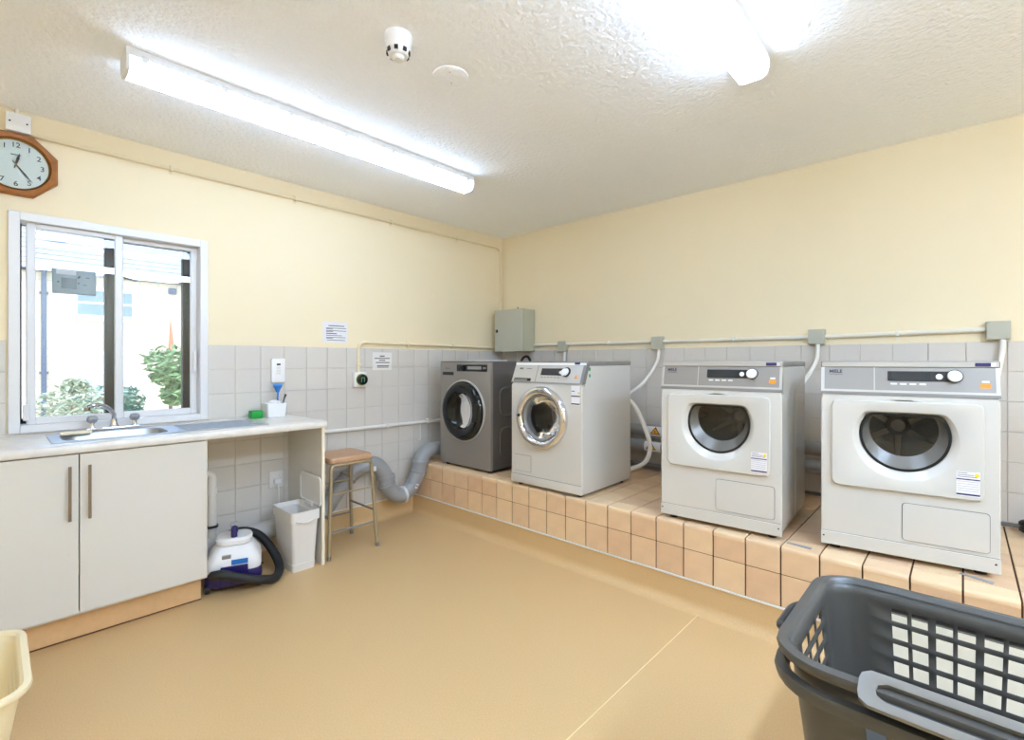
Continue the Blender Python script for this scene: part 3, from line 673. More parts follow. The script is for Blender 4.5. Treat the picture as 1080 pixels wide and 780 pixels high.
# ------------------------------------------------------------------ machines
def yz(t_, z0, z1):                               # sloped control panel surface
    return lambda x, z, h: (x, t_*(z-z0)/(z1-z0)-h, z)
flat = lambda x, z, h: (x, -h, z)
W_, D_ = .578, .60
def dryer():
    r = empty('tumble_dryer')
    N = 96; c = (.289, .50)
    outer = polar(rrect(0, .020, W_, .690, .010), c, N)
    L3 = lambda p, y: [(a, y, b_) for a, b_ in p]
    hole = polar(circ(.289, .495, .178, 96), c, N)
    MB().loft([L3(hole, .06), L3(hole, .0), L3(polar(rrect(.004, .024, W_-.004, .688, .010), c, N), 0), L3(outer, .004), L3(outer, D_)], False, True).build('body', 'appliance', r, 25)
    MB().box(-.0003, .03, .66, W_+.0003, D_+.0003, .806).build('upper_body', 'appliance', r)
    for x in (.05, W_-.05):
        for y in (.05, D_-.05): MB().lathe([(.02, 0), (.02, .02)], 12, lambda a, b_, h: (x+a, y+b_, h)).build('foot', 'rubber', r)
    # lid
    MB().box(-.003, .022, .806, W_+.003, D_+.004, .834, .006, 2).build('lid', 'lidgrey', r)
    MB().box(.002, .0165, .809, W_-.002, .0235, .831, .002).build('lid_front', 'steel_light', r)
    f = yz(.022, .690, .808)
    cpn = MB().prism([(0, .69), (W_, .69), (W_, .808), (0, .808)], lambda x, z, h: (x, .022*(z-.69)/.118+h, z), 0, .025).build('control_panel', 'steel', r)
    MB().prism([(0, .690), (W_, .690), (W_, .702), (0, .702)], f, 0, .0035).build('panel_lip', 'lidgrey', cpn)
    for e in (0, 1): MB().prism([(e*(W_-.012), .702), (e*(W_-.012)+.012, .702), (e*(W_-.012)+.012, .808), (e*(W_-.012), .808)], f, 0, .002).build('panel_end', 'steel_light', cpn)
    MB().prism([(.012, .702), (W_-.012, .702), (W_-.012, .711), (.012, .711)], f, 0, .002).build('panel_edge', 'steel_light', cpn)
    MB().prism([(.190, .711), (.194, .711), (.194, .808), (.190, .808)], f, 0, .0015).build('divider', 'steel_light', cpn)
    MB().prism(rrect(.237, .751, .440, .792, .002, 2), f, 0, .002).build('display_frame', 'black', cpn)
    MB().prism(rrect(.246, .757, .375, .786, .002, 2), f, .002, .0025).build('display', 'display', cpn)
    k = MB().lathe([(.026, 0), (.026, .004)], 32, lambda a, b_, h: f(.449+a, .7735+b_, h)).build('dial_ring', 'black', cpn)
    MB().lathe([(.0225, .004), (.0215, .022), (.018, .024)], 32, lambda a, b_, h: f(.448+a, .7745+b_, h)).build('dial', 'white', cpn)
    MB().lathe([(.011, .002), (.0105, .006)], 24, lambda a, b_, h: f(.402+a, .771+b_, h)).build('start_button', 'white', cpn)
    for k in range(4): MB().prism(rrect(.247+k*.031, .736, .268+k*.031, .742, .001, 2), f, 0, .002).build('key', 'white', cpn)
    MB().prism(rrect(.522, .7285, .552, .745, .001, 2), f, 0, .001).build('service_sticker', 'orange', cpn)
    MB().prism(rrect(.527, .750, .548, .757, .001, 2), f, 0, .001).build('service_sticker', 'white', cpn)
    text('lettering', 'MIELE', .019, 'ink', lambda x, y, h: f(.030+x, .789+y, .0006+h), cpn, align='LEFT', bold=.0006)
    text('lettering', 'PROFESSIONAL', .0075, 'ink', lambda x, y, h: f(.030+x, .776+y, .0006+h), cpn, align='LEFT')
    MB().prism(rrect(.508, .813, .553, .827, .001, 2), flat, -.0165, -.0155).build('lid_sticker', 'navy', r)
    MB().prism(rrect(.553, .813, .567, .827, .001, 2), flat, -.0165, -.0155).build('lid_sticker', 'paper', r)
    # door
    po = polar(rrect(.040, .291, .532, .667, .022), c, N); pi_ = polar(rrect(.044, .295, .528, .663, .02), c, N)
    rc = polar(dshape(.289, .513, .176, .628), c, N); r2 = polar(dshape(.289, .513, .170, .622), c, N); gl = polar(dshape(.290, .524, .150, .614), c, N)
    dr = MB().loft([L3(po, -.0005), L3(po, -.010), L3(pi_, -.014), L3(rc, -.014), L3(r2, -.011), L3(gl, .014), L3(gl, .03)]).build('door', 'appliance', r, 28)
    g2 = polar(dshape(.290, .524, .140, .605), c, N)
    MB().loft([L3(gl, .0145), L3(gl, .010), L3(g2, .010), L3(g2, .016)]).build('gasket', 'black', dr)
    g3 = polar(dshape(.290, .524, .146, .611), c, N)
    MB().loft([L3(g3, .014), L3([(c[0]+(a-c[0])*.6, c[1]+(b_-c[1])*.6) for a, b_ in g3], .022)], False, True).build('door_glass', 'doorglass', dr)
    # drum behind the glass
    dm = MB().lathe([(.16, .03), (.165, .08), (.225, .09), (.225, .40), (.10, .43)], 56, lambda a, b_, h: (.29+a, h, .50+b_), False, True).build('drum', 'drum', r, 50)
    MB().loft([L3(g3, .024), L3(polar(dshape(.29, .545, .122, .606), c, N), .060), L3(polar(dshape(.29, .545, .116, .600), c, N), .064)]).build('drum_lip', 'collarsteel', r)
    MB().lathe([(.05, .428), (.045, .395), (.028, .390), (.026, .398), (.0, .398)], 32, lambda a, b_, h: (.29+a, h, .525+b_), True, False).build('drum_hub', 'steel_light', dm)
    for k in range(6):
        a = k*PI/3+PI/6; B = MB()
        B.prism([(.03, -.014), (.17, -.006), (.17, .006), (.03, .014)], lambda p, q, h: (.29+p*math.cos(a)-q*math.sin(a), h, .52+p*math.sin(a)+q*math.cos(a)), .405, .43); B.build('drum_spoke', 'steel_light', dm)
    for k in range(3):
        a = k*2*PI/3+.9
        MB().prism([(.225, -.03), (.17, -.008), (.17, .008), (.225, .03)], lambda p, q, h: (.29+p*math.cos(a)-q*math.sin(a), h, .50+p*math.sin(a)+q*math.cos(a)), .10, .39).build('drum_rib', 'drum', dm)
    # energy label on the door
    el = MB().prism([(.450, .308), (.518, .308), (.518, .403), (.450, .403)], flat, .014, .0145).build('energy_label', 'paper', r, 0)
    MB().prism([(.450, .371), (.518, .371), (.518, .3755), (.450, .3755)], flat, .0145, .0149).build('label_bar', 'navy', el, 0)
    MB().prism([(.450, .311), (.518, .311), (.518, .3175), (.450, .3175)], flat, .0145, .0149).build('label_bar', 'navy', el, 0)
    for z in (.364, .355, .346, .337, .328): MB().prism([(.453, z), (.515, z), (.515, z+.0008), (.453, z+.0008)], flat, .0145, .0148).build('label_line', 'ink', el, 0)
    for z, x1 in ((.399, .482), (.391, .50), (.384, .51)): MB().prism([(.453, z-.0018), (x1, z-.0018), (x1, z), (.453, z)], flat, .0145, .0148).build('label_line', 'ink', el, 0)
    MB().lathe([(.007, .0145), (.007, .0149)], 20, lambda a, b_, h: flat(.509+a, .391+b_, h)).build('label_dot', 'yellow', el)
    # flap and kick panel
    fs = MB().prism(rrect(.283, .092, .549, .248, .014), flat, 0, .0006).build('flap_seam', 'seam', r, 0)
    MB().prism(rrect(.2855, .0945, .5465, .2455, .012), flat, .0007, .004).build('filter_flap', 'appliance', r)
    MB().box(-.0005, -.0035, .021, W_+.0005, .001, .0785, .002).build('kick_panel', 'appliance', r)
    MB().box(.003, -.0008, .0785, W_-.003, .001, .0805).build('kick_seam', 'seam', r)
    for x in (.010, W_-.014): MB().lathe([(.004, .0034), (.0035, .0042)], 10, lambda a, b_, h: flat(x+a, .057+b_, h)).build('screw', 'black', r)
    MB().box(W_-.0005, .32, .022, W_+.0015, .325, .69).build('side_crease', 'appliance', r)
    return r
d1 = dryer(); d1.location = (2.212, -1.05, PT); d1.rotation_euler = (0, 0, math.radians(3.2))
tag(d1, 'white tumble dryer beside the white washer, third machine on the plinth', 'dryer', 'white tumble dryers')
d2 = copy_tree(d1); d2.location = (2.934, -.962, PT); d2.rotation_euler = (0, 0, math.radians(7.2))
tag(d2, 'white tumble dryer at the right end of the plinth, above the grey basket', 'dryer', 'white tumble dryers')

def washer():
    r = empty('washing_machine', (1.142, -1.085, PT), math.radians(.8), 'white washing machine with round chrome porthole door on the plinth', 'washing machine')
    N = 96; cc = (.270, .470); L3 = lambda p, y: [(a, y, b_) for a, b_ in p]; D = .59
    outer = polar(rrect(0, .020, W_, .692, .012), cc, N); hole = circ(cc[0], cc[1], .17, N)
    MB().loft([L3(hole, .06), L3(hole, .0), L3(polar(rrect(.005, .025, W_-.005, .690, .010), cc, N), 0), L3(outer, .005), L3(outer, D)], False, True).build('body', 'appliance', r, 25)
    MB().prism([(.028, .66), (D+.0003, .66), (D+.0003, .806), (.056, .806), (.028, .692)], lambda y, z, h: (h, y, z), -.0003, W_+.0003).build('upper_body', 'appliance', r)
    for x in (.05, W_-.05):
        for y in (.05, D-.05): MB().lathe([(.02, 0), (.02, .02)], 12, lambda a, b_, h: (x+a, y+b_, h)).build('foot', 'rubber', r)
    MB().box(-.002, .05, .806, W_+.003, D+.004, .834, .006, 2).build('lid', 'lidgrey', r)
    MB().prism([(.046, .809), (.052, .831), (.06, .831), (.06, .809)], lambda y, z, h: (h, y, z), .003, W_-.003).build('lid_front', 'white', r)
    f = yz(.048, .692, .808)
    cpn = MB().prism([(0, .692), (.0, .692), (W_, .692), (W_, .808), (0, .808)], lambda x, z, h: (x, .048*(z-.692)/.116+h, z), 0, .025)
    cpn = cpn.build('control_panel', 'steel_light', r)
    MB().prism([(W_-.020, .694), (W_, .694), (W_, .808), (W_-.020, .808)], f, 0, .0015).build('panel_end', 'lidgrey', cpn)
    MB().prism([(W_, .692), (W_+.002, .692), (W_+.002, .808), (W_, .808)], lambda x, z, h: (x, .048*(z-.692)/.116+h, z), -.001, .03).build('panel_side', 'lidgrey', cpn)
    MB().prism([(0, .692), (W_, .692), (W_, .700), (0, .700)], f, 0, .003).build('panel_lip', 'steel', cpn)
    MB().prism([(.202, .700), (.205, .700), (.205, .808), (.202, .808)], f, 0, .001).build('divider', 'seam', cpn)
    MB().prism([(.02, .703), (.165, .703), (.165, .722), (.02, .722)], f, 0, .001).build('drawer_grip', 'black', cpn)
    MB().prism([(.03, .706), (.135, .706), (.135, .715), (.03, .715)], f, .001, .006).build('drawer_lip', 'steel', cpn)
    MB().prism(rrect(.238, .744, .42, .788, .002, 2), f, 0, .0015).build('display_frame', 'black', cpn)
    MB().prism(rrect(.246, .75, .37, .782, .002, 2), f, .0015, .002).build('display', 'display', cpn)
    MB().lathe([(.030, 0), (.030, .004)], 32, lambda a, b_, h: f(.440+a, .766+b_, h)).build('dial_ring', 'black', cpn)
    MB().lathe([(.024, .004), (.022, .024), (.018, .026)], 32, lambda a, b_, h: f(.434+a, .766+b_, h)).build('dial', 'white', cpn)
    MB().lathe([(.010, .002), (.010, .006)], 24, lambda a, b_, h: f(.396+a, .764+b_, h)).build('start_button', 'white', cpn)
    for k in range(6): MB().prism(rrect(.245+k*.026, .728, .262+k*.026, .733, .001, 2), f, 0, .001).build('key', 'seam', cpn)
    MB().prism([(.505, .727), (.530, .727), (.5175, .752)], f, 0, .001).build('service_sticker', 'orange', cpn)
    text('lettering', 'MIELE', .014, 'ink', lambda x, y, h: f(.045+x, .785+y, .0006+h), cpn, align='LEFT', bold=.0004)
    text('lettering', 'PROFESSIONAL', .007, 'ink', lambda x, y, h: f(.105+x, .785+y, .0006+h), cpn, align='LEFT')
    MB().prism(rrect(.490, .813, .530, .826, .001, 2), lambda x, z, h: (x, .046+.006*(z-.809)/.022-h, z), 0, .001).build('lid_sticker', 'navy', r)
    # porthole door
    cz = lambda rad, y: [(cc[0]+rad*math.cos(2*PI*k/N), y, cc[1]+rad*math.sin(2*PI*k/N)) for k in range(N)]
    dr = MB().loft([cz(.202, .0), cz(.204, -.012), cz(.198, -.030), cz(.180, -.042), cz(.160, -.036), cz(.152, -.020), cz(.150, .01)]).build('door', 'chrome', r, 60)
    MB().loft([cz(.150, -.012), cz(.146, -.014), cz(.136, .0), cz(.136, .05)]).build('gasket', 'lidgrey', dr, 40)
    MB().loft([cz(.145, -.012), cz(.135, .004), cz(.118, .055), cz(.10, .075), cz(.05, .082)], False, True).build('door_glass', 'doorglass', dr, 60)
    MB().tube([(cc[0]-.205, -.012, cc[1]+.008), (cc[0]-.165, -.044, cc[1]+.008)], .010, 10).build('hinge', 'black', dr)
    dm = MB().lathe([(.168, .055), (.23, .09), (.23, .40), (.08, .42)], 56, lambda a, b_, h: (cc[0]+a, h, cc[1]+b_), False, True).build('drum', 'drum', r, 50)
    for k in range(3):
        a = k*2*PI/3+.4
        MB().prism([(.23, -.03), (.16, -.012), (.16, .012), (.23, .03)], lambda p, q, h: (cc[0]+p*math.cos(a)-q*math.sin(a), h, cc[1]+p*math.sin(a)+q*math.cos(a)), .10, .39).build('drum_rib', 'drum', dm)
    for k in range(3):
        a = k*2*PI/3+1.2
        MB().prism([(.0, -.02), (.15, -.012), (.15, .012), (.0, .02)], lambda p, q, h: (cc[0]+p*math.cos(a)-q*math.sin(a), h, cc[1]+p*math.sin(a)+q*math.cos(a)), .39, .415).build('drum_spoke', 'drumdark', dm)
    # stickers, flap, kick panel
    el = MB().prism([(.497, .565), (.560, .565), (.560, .684), (.497, .684)], flat, 0, .0006).build('energy_label', 'paper', r, 0)
    for z in (.617, .569): MB().prism([(.497, z), (.560, z), (.560, z+.007), (.497, z+.007)], flat, .0006, .001).build('label_bar', 'ink', el, 0)
    MB().prism([(.50, .648), (.522, .648), (.522, .653), (.50, .653)], flat, .0006, .001).build('label_bar', 'ink', el, 0)
    MB().lathe([(.006, .0006), (.006, .001)], 16, lambda a, b_, h: flat(.552+a, .64+b_, h)).build('label_dot', 'yellow', el)
    for z in (.775, .735): MB().prism([(.05, z), (.07, z), (.07, z+.02), (.05, z+.02)], lambda y, zz, h: (W_+h, y+.02, zz), 0, .0008).build('side_sticker', 'greenink', r, 0)
    MB().prism(rrect(.032, .100, .176, .210, .004, 3), flat, 0, .0006).build('flap_seam', 'seam', r, 0)
    MB().prism(rrect(.0345, .1025, .1735, .2075, .003, 3), flat, .0007, .003).build('filter_flap', 'appliance', r)
    MB().box(-.0005, -.0045, .021, W_-.003, .001, .076, .004, 2).build('kick_panel', 'appliance', r)
    MB().box(.003, -.0008, .0765, W_-.006, .001, .0785).build('kick_seam', 'seam', r)
    MB().box(-.014, .02, .20, 0, .05, .24, .003).build('side_clip', 'white', r)
    return r
washer()

def grey_washer():
    r = empty('washing_machine', (.268, -1.003, PT), 0, 'dark grey washing machine with black porthole door in the corner', 'washing machine')
    N = 96; W2, D = .584, .60; cc = (.290, .45); L3 = lambda p, y: [(a, y, b_) for a, b_ in p]
    outer = polar(rrect(0, .020, W2, .826, .008), cc, N); hole = circ(cc[0], cc[1], .20, N)
    MB().loft([L3(hole, .05), L3(hole, 0), L3(polar(rrect(.004, .024, W2-.004, .822, .008), cc, N), 0), L3(outer, .004), L3(outer, .03)], False, False).build('front', 'machgrey', r, 25)
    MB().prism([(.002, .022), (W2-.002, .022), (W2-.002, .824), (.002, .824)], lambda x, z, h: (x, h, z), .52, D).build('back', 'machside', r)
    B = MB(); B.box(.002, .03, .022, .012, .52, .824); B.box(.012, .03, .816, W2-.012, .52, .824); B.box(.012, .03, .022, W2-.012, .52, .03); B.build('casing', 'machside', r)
    # right side with two pressed panels
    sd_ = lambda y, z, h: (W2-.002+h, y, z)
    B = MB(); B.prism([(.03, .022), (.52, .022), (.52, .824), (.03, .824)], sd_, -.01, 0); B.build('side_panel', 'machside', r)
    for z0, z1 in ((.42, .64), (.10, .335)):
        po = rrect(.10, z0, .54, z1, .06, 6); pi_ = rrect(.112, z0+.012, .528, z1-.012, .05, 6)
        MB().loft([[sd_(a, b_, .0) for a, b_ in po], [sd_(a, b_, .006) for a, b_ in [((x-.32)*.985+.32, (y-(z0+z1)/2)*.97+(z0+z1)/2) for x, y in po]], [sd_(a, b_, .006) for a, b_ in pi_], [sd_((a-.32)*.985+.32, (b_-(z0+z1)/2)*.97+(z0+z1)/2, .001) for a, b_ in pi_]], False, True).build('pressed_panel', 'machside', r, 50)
    for x in (.05, W2-.05):
        for y in (.05, D-.05): MB().lathe([(.02, 0), (.02, .022)], 12, lambda a, b_, h: (x+a, y+b_, h)).build('foot', 'rubber', r)
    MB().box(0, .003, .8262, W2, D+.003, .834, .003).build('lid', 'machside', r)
    MB().prism(rrect(.210, .756, .553, .808, .004, 3), flat, 0, .002).build('control_panel', 'gloss_black', r)
    MB().prism(rrect(.335, .772, .49, .796, .002, 2), flat, .002, .0025).build('display', 'display_lit', r)
    MB().lathe([(.020, .002), (.019, .016)], 28, lambda a, b_, h: flat(.275+a, .782+b_, h)).build('dial', 'black', r)
    for k in range(2): MB().prism(rrect(.51+k*.018, .775, .522+k*.018, .79, .001, 2), flat, .002, .003).build('key', 'display_lit', r)
    MB().prism(rrect(.03, .712, .178, .806, .003, 2), flat, 0, .0015).build('detergent_drawer', 'machgrey', r)
    MB().prism(rrect(.036, .724, .172, .749, .002, 2), flat, .0015, .002).build('drawer_grip', 'black', r)
    text('lettering', 'Miele', .028, 'seam', lambda x, y, h: flat(.10+x, .778+y, .002+h), r, bold=.0004)
    cz = lambda rx, y, rz=None, dx=0, dz=0: [(cc[0]+dx+rx*math.cos(2*PI*k/N), y, cc[1]+dz+(rz or rx)*math.sin(2*PI*k/N)) for k in range(N)]
    MB().loft([cz(.242, .0), cz(.240, -.010), cz(.232, -.012), cz(.230, -.006), cz(.222, .0)]).build('door_surround', 'steel_light', r, 50)
    dr = MB().loft([cz(.228, -.0005), cz(.226, -.022), cz(.212, -.040), cz(.186, -.046), cz(.160, -.040), cz(.140, -.030), cz(.118, -.012, .142), cz(.100, .0, .125)]).build('door', 'gloss_black', r, 60)
    MB().loft([cz(.108, -.006, .132), cz(.085, .010, .110), cz(.05, .018, .06)], False, True).build('door_glass', 'doorglass_dark', dr, 60)
    MB().prism([(cc[0]+.150, cc[1]-.08), (cc[0]+.20, cc[1]-.06), (cc[0]+.20, cc[1]+.06), (cc[0]+.150, cc[1]+.08)], flat, .040, .0475).build('door_grip', 'black', dr)
    MB().lathe([(.20, .051), (.225, .07), (.225, .42), (.05, .43)], 56, lambda a, b_, h: (cc[0]+a, h, cc[1]+b_), False, True).build('drum', 'drum', r, 50)
    return r
grey_washer()
tag(MB().box(.52, -.93, PT+.8345, .76, -.72, PT+.842, .002).build('paper_sheet', 'paper'), 'white folded sheet lying on top of the grey washer', 'paper')
# loose shims and bits on the plinth
for x, y, a, lb in ((1.62, -1.062, 12, 'thin metal shim on the plinth at the foot of the white washer'), (2.86, -1.02, 40, 'thin metal shim on the plinth between the two dryers'), (3.44, -.93, 55, 'thin metal shim on the plinth by the right corner of the last dryer')):
    o = tag(MB().prism([(-.05, -.008), (.05, -.011), (.048, .011), (-.05, .006)], lambda p, q, h: (p, q, h), 0, .003).build('metal_shim', 'duct'), lb, 'shim', 'metal shims on the plinth'); o.location = (x, y, PT+.0005); o.rotation_euler = (0, 0, math.radians(a)*-1+.6)
bh = empty('hose_coil', (3.66, -.14, PT), 0, 'black coiled hose end on the plinth at the right edge', 'hose')
MB().tube([(.05*math.cos(t), .05*math.sin(t), .016+.0045*t) for t in [k*PI/10 for k in range(44)]], .015, 8).build('coil', 'rubber', bh)
MB().tube(bez([(-.045, .01, .03), (-.06, .05, .03), (-.07, .11, .01)]), .004, 6).build('cord', 'lidgrey', bh)

# ------------------------------------------------------------------ laundry baskets
def basket(name, label, loc, L_, B_, Hh, m, mrim, taper, cols, rows, rcol, rot=0, group=None, lat0=.13, handles=True):
    r = empty(name, loc, rot, label, 'laundry basket', group)
    # perimeter breakpoints on the rim, counter-clockwise from the corner arcs
    hx, hy, rad = L_/2, B_/2, .075
    P = []; hole = []
    def straight(p, q, nrm, breaks):
        for (a, ho) in breaks: P.append(((p[0]+(q[0]-p[0])*a, p[1]+(q[1]-p[1])*a), nrm)); hole.append(ho)
    def breaks(len_, n, lat, groups):
        u = [(0, 0)]; x = lat; avail = len_-2*lat; bars = [.014 if (k+1) % groups == 0 and groups > 1 else .008 for k in range(n-1)]; cw = (avail-sum(bars))/n
        for k in range(n):
            u.append((x/len_, 1)); x += cw
            if k < n-1: u.append((x/len_, 2 if (k+1) % groups == 0 else 0)); x += bars[k]
        u.append((x/len_, 0)); return u
    def arc(cx, cy, a0):
        for k in range(6):
            t_ = math.radians(a0+90*k/6); P.append(((cx+rad*math.cos(t_), cy+rad*math.sin(t_)), None)); hole.append(0)
    bl = breaks(2*(hx-rad), cols, lat0-rad, 2); bs = breaks(2*(hy-rad), rcol, .05, 1)
    straight((-hx+rad, -hy), (hx-rad, -hy), None, bl); arc(hx-rad, -hy+rad, -90)
    straight((hx, -hy+rad), (hx, hy-rad), None, bs); arc(hx-rad, hy-rad, 0)
    straight((hx-rad, hy), (-hx+rad, hy), None, bl); arc(-hx+rad, hy-rad, 90)
    straight((-hx, hy-rad), (-hx, -hy+rad), None, bs); arc(-hx+rad, -hy+rad, 180)
    zs = [0, .02]; ho_r = [0, 0]
    top = Hh-.028; cell = (top-.055)/rows
    zs = [0.0, .055]; ho_r = [0]
    for k in range(rows): zs.append(.055+(k+1)*cell-.011); ho_r.append(1); zs.append(.055+(k+1)*cell); ho_r.append(0)
    zs.append(Hh); ho_r.append(0)
    def pt(i, z):
        (x, y), _ = P[i]; s_ = 1-taper*(1-z/Hh); return (x*(1-taper*.8*(1-z/Hh)), y*s_, z)
    B = MB(); V = [[B.b.verts.new(pt(i, z)) for i in range(len(P))] for z in zs]; n = len(P)
    for j in range(len(zs)-1):
        for i in range(n):
            if hole[i] == 1 and ho_r[j]: continue
            B.b.faces.new((V[j][i], V[j][(i+1) % n], V[j+1][(i+1) % n], V[j+1][i]))
    B.b.faces.new(V[0][::-1])
    o = B.build('body', m, r, 30); md = o.modifiers.new('thick', 'SOLIDIFY'); md.thickness = .0035; md.offset = 0
    rim = [Vector(pt(i, Hh)) for i in range(n)]
    cenv = Vector((0, 0, Hh))
    def flange(off, z, w, h, nm, mm):
        lps = []
        for dx, dz in ((off, z), (off+w*.35, z+h), (off+w, z+h*.8), (off+w*1.1, z), (off+w*.9, z-h)):
            lps.append([(p.x+(p.x/hx if abs(p.x) > hx-rad*.99 else 0)*0+dx*nrm.x, p.y+dx*nrm.y, Hh+dz) for p, nrm in zip(rim, NR)])
        lps.append(lps[0]); MB().loft(lps).build(nm, mm, r, 50)
    NR = []
    for i in range(n):
        t_ = (rim[(i+1) % n]-rim[i-1]).normalized(); NR.append(Vector((t_.y, -t_.x, 0)))
    flange(-.004, -.004, .026, .010, 'rim', mrim)
    for sy in (-1, 1):                            # lattice ribs
        for k in range(2, cols, 2):
            pass
    if handles:
        flange(.002, -.050, .024, .013, 'lower_rim', m)
        for sy in (-1,):
            # long-side grip: sloping plate with an elongated slot
            cgx = 0; N = 64
            po = polar(rrect(-.115, -.031, .115, .031, .018), (0, 0), N); ps = polar(rrect(-.092, -.0155, .092, .0155, .0155), (0, 0), N)
            f = lambda a, b_, h: (a, sy*(hy+.020+b_*.86+h*.5), Hh+.001-b_*.5+h*.86)
            MB().loft([[f(a, b_, -.003) for a, b_ in ps], [f(a, b_, .006) for a, b_ in ps], [f(a*1.0, b_, .008) for a, b_ in polar(rrect(-.098, -.0205, .098, .0205, .018), (0,0), N)], [f(a, b_, .006) for a, b_ in po], [f(a, b_, -.003) for a, b_ in po], [f(a, b_, -.003) for a, b_ in ps]]).build('grip', 'basketlight', r, 40)
            f2 = lambda a, b_, h: f(a, b_, h-.006)
            MB().prism(rrect(-.096, -.019, .096, .019, .016), f2, 0, .002).build('grip_recess', 'basketdark', r)
        for sx in (-1, 1):
            MB().tube(fillet([(sx*(hx+.01), -.07, Hh-.02), (sx*(hx+.045), -.06, Hh-.035), (sx*(hx+.045), .06, Hh-.035), (sx*(hx+.01), .07, Hh-.02)], .02), .009, 8).build('end_handle', 'basketdark', r)
    return r
tb = empty('low_table', (3.62, -2.0, 0), 0, 'low cream table carrying the grey basket, barely seen at bottom right', 'table')
MB().box(-.43, -.50, .425, .45, .50, .448, .003).build('tabletop', 'tabletop', tb)
for sx in (-.39, .40):
    for sy in (-.45, .45): MB().box(sx-.02, sy-.02, 0, sx+.02, sy+.02, .425).build('leg', 'steel', tb)
basket('laundry_basket', 'dark grey plastic laundry basket with slotted sides in the right foreground', (3.39, -2.285, .449), .47, .44, .272, 'basketgrey', 'basketgrey', .16, 6, 5, 3, group='laundry baskets', lat0=.122)
basket('laundry_basket', 'cream plastic laundry basket at the left edge by the sink cabinet', (1.165, -3.735, 0.0), .58, .50, .30, 'basketcream', 'basketcream', .2, 9, 5, 9, rot=PI/2, group='laundry baskets', lat0=.09, handles=False)

# ------------------------------------------------------------------ outside
struct(MB().box(-40, -30, -.6, -.32, 30, -.35).build('ground', 'ground'))
XB = -16.0
hb = empty('stone_house', (XB, -1, -.35), 0, 'pale stone house with slate roof seen through the window', 'house')
Z0 = -.35
hw = lambda x0, y0, z0, x1, y1, z1, nm, m, par=None, bev=0: MB().box(x0-XB, y0+1, z0-Z0, x1-XB, y1+1, z1-Z0, bev).build(nm, m, par or hb)
hw(XB-6, -12, -.35, XB, 12, 3.92, 'wall', 'stone')
rf = MB().prism([(.25, 4.24), (-3.2, 7.6), (-6.6, 4.24)], lambda a, b_, h: (a, h, b_), -11.2, 13.2).build('roof', 'roofslate', hb)
k = 0; dx = .24; ang = math.atan2(3.36, 3.45)
sm = MB().box(0, -12.2, 0, .34, 12.2, .035).mesh('slate_course', 'roofslate', 0); sm2 = MB().box(0, -12.2, 0, .34, 12.2, .035).mesh('slate_course', 'slatemoss', 0)
while k*dx < 4.6:
    o = link('slate_course', sm2 if k*dx > 2.6 and k % 3 else sm, rf); x = .27-k*dx*math.cos(ang); z = 4.235+k*dx*math.sin(ang)
    o.location = (x+.02, 1, z+.02); o.rotation_euler = (0, PI+ang-.09, 0); k += 1
hw(XB+.02, -12, 3.85, XB+.16, 12, 3.95, 'gutter', 'gutter')
hw(XB+.01, -2.53, -.35, XB+.13, -2.42, 3.86, 'downpipe', 'gutter')
for z in (.9, 3.2): hw(XB, -2.57, z, XB+.15, -2.38, z+.06, 'pipe_bracket', 'gutter')
def far_window(y0, y1, z0, z1, pm):
    f_ = hw(XB-.05, y0, z0, XB+.03, y1, z1, 'window_frame', 'winframe'); ym = (y0+y1)/2
    zz = z0+.09; zm = (z0+z1)/2
    cw = (y1-y0-.3)/2
    for q in range(2):
        a = y0+.1+q*(cw+.1)
        for c0, c1 in ((z0+.09, zm-.03), (zm+.03, z1-.09)): hw(XB+.03, a, c0, XB+.04, a+cw, c1, 'window_pane', pm, f_)
    hw(XB, y0-.1, z0-.1, XB+.12, y1+.1, z0, 'window_sill', 'winframe')
far_window(-1.85, -.35, 2.58, 3.50, 'winpane'); far_window(-1.85, -.35, .25, 1.56, 'winpane_pale')
hw(XB-.05, .62-.11, 3.5, XB+.1, .62+.11, 3.7, 'wall_lamp', 'gutter')
for y, s_ in ((-2.15, .42), (.1, .22)):
    q = MB().box(0, -s_/2, 0, .42, s_/2, .05).build('rooflight', 'winpane', rf); q.location = (-.72, y+1, 5.24); q.rotation_euler = (0, PI+ang, 0)
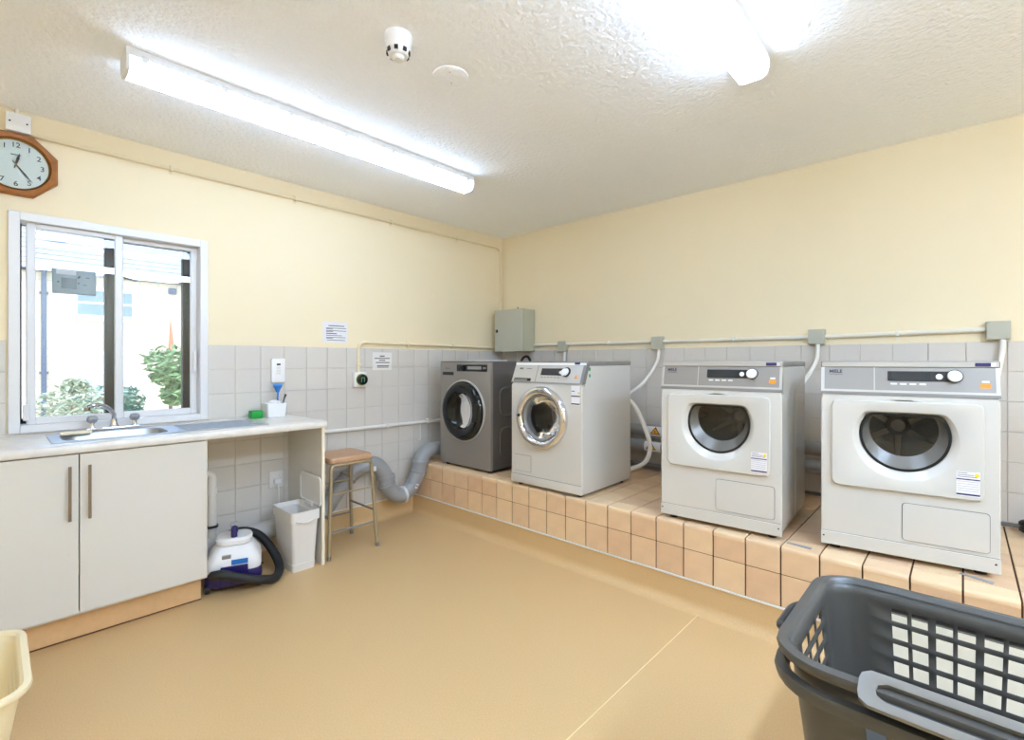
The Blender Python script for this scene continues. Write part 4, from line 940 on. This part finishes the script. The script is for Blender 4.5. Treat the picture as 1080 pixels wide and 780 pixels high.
def leaves(n, c, rad, size, m, nm, par, sq=(1, 1, 1)):
    B = MB()
    for _ in range(n):
        while True:
            v = Vector((random.uniform(-1, 1), random.uniform(-1, 1), random.uniform(-1, 1)))
            if .25 < v.length < 1: break
        p = Vector(c)+Vector((v.x*rad[0], v.y*rad[1], v.z*rad[2])); s_ = size*random.uniform(.6, 1.3)
        R3 = Matrix.Rotation(random.uniform(0, 6.28), 3, 'Z') @ Matrix.Rotation(random.uniform(-.9, .9), 3, 'X') @ Matrix.Rotation(random.uniform(-.8, .8), 3, 'Y')
        q = [R3 @ Vector(a)*s_+p for a in ((-1, 0, 0), (0, -.32, .06), (1, 0, 0), (0, .32, .06))]
        B.b.faces.new([B.b.verts.new(a) for a in q])
    o = B.build(nm, m, par, 0); o['kind'] = 'stuff'; return o
def shrub(nm, label, loc, crowns, m, size, n, h):
    t_ = empty(nm, loc, 0, label, 'shrub', 'shrubs outside the window')
    MB().tube([(0, 0, 0), (.03, .02, h*.5), (0, .05, h)], [.045, .035, .02], 8).build('trunk', 'bark', t_)
    B = None
    for c, rad in crowns: leaves(n, c, rad, size, m, 'foliage', t_)
shrub('leafy_shrub', 'bushy green shrub outside the right window pane', (-10, -.70, -.35), [((0, 0, 1.62), (.6, .52, .36)), ((.1, .02, 1.25), (.5, .42, .2)), ((.1, .1, .85), (.4, .28, .26))], 'leaf', .11, 420, 1.5)
shrub('leafy_shrub', 'pale shrub outside the left window pane, below the drainpipe', (-10, -2.42, -.35), [((0, 0, .70), (.6, .55, .45)), ((0, .1, 1.1), (.3, .22, .16))], 'leaf_pale', .10, 420, .7)
shrub('leafy_shrub', 'low blue-green shrub outside, under the far lower window', (-13, -1.5, -.35), [((0, 0, .5), (.6, .75, .5))], 'leaf_dark', .10, 420, .5)
shrub('leafy_shrub', 'small low shrub outside beside the window mullion', (-10, -1.42, -.35), [((0, 0, .72), (.4, .26, .36))], 'leaf_dark', .09, 260, .6)
tag(MB().tube([(-15.9, .55, .9), (-15.9, .58, 1.9), (-15.9, .56, 2.7)], [.09, .06, .01], 8).build('dry_flower_spike', 'rust'), 'rusty red flower spike rising above the green shrub outside', 'plant')
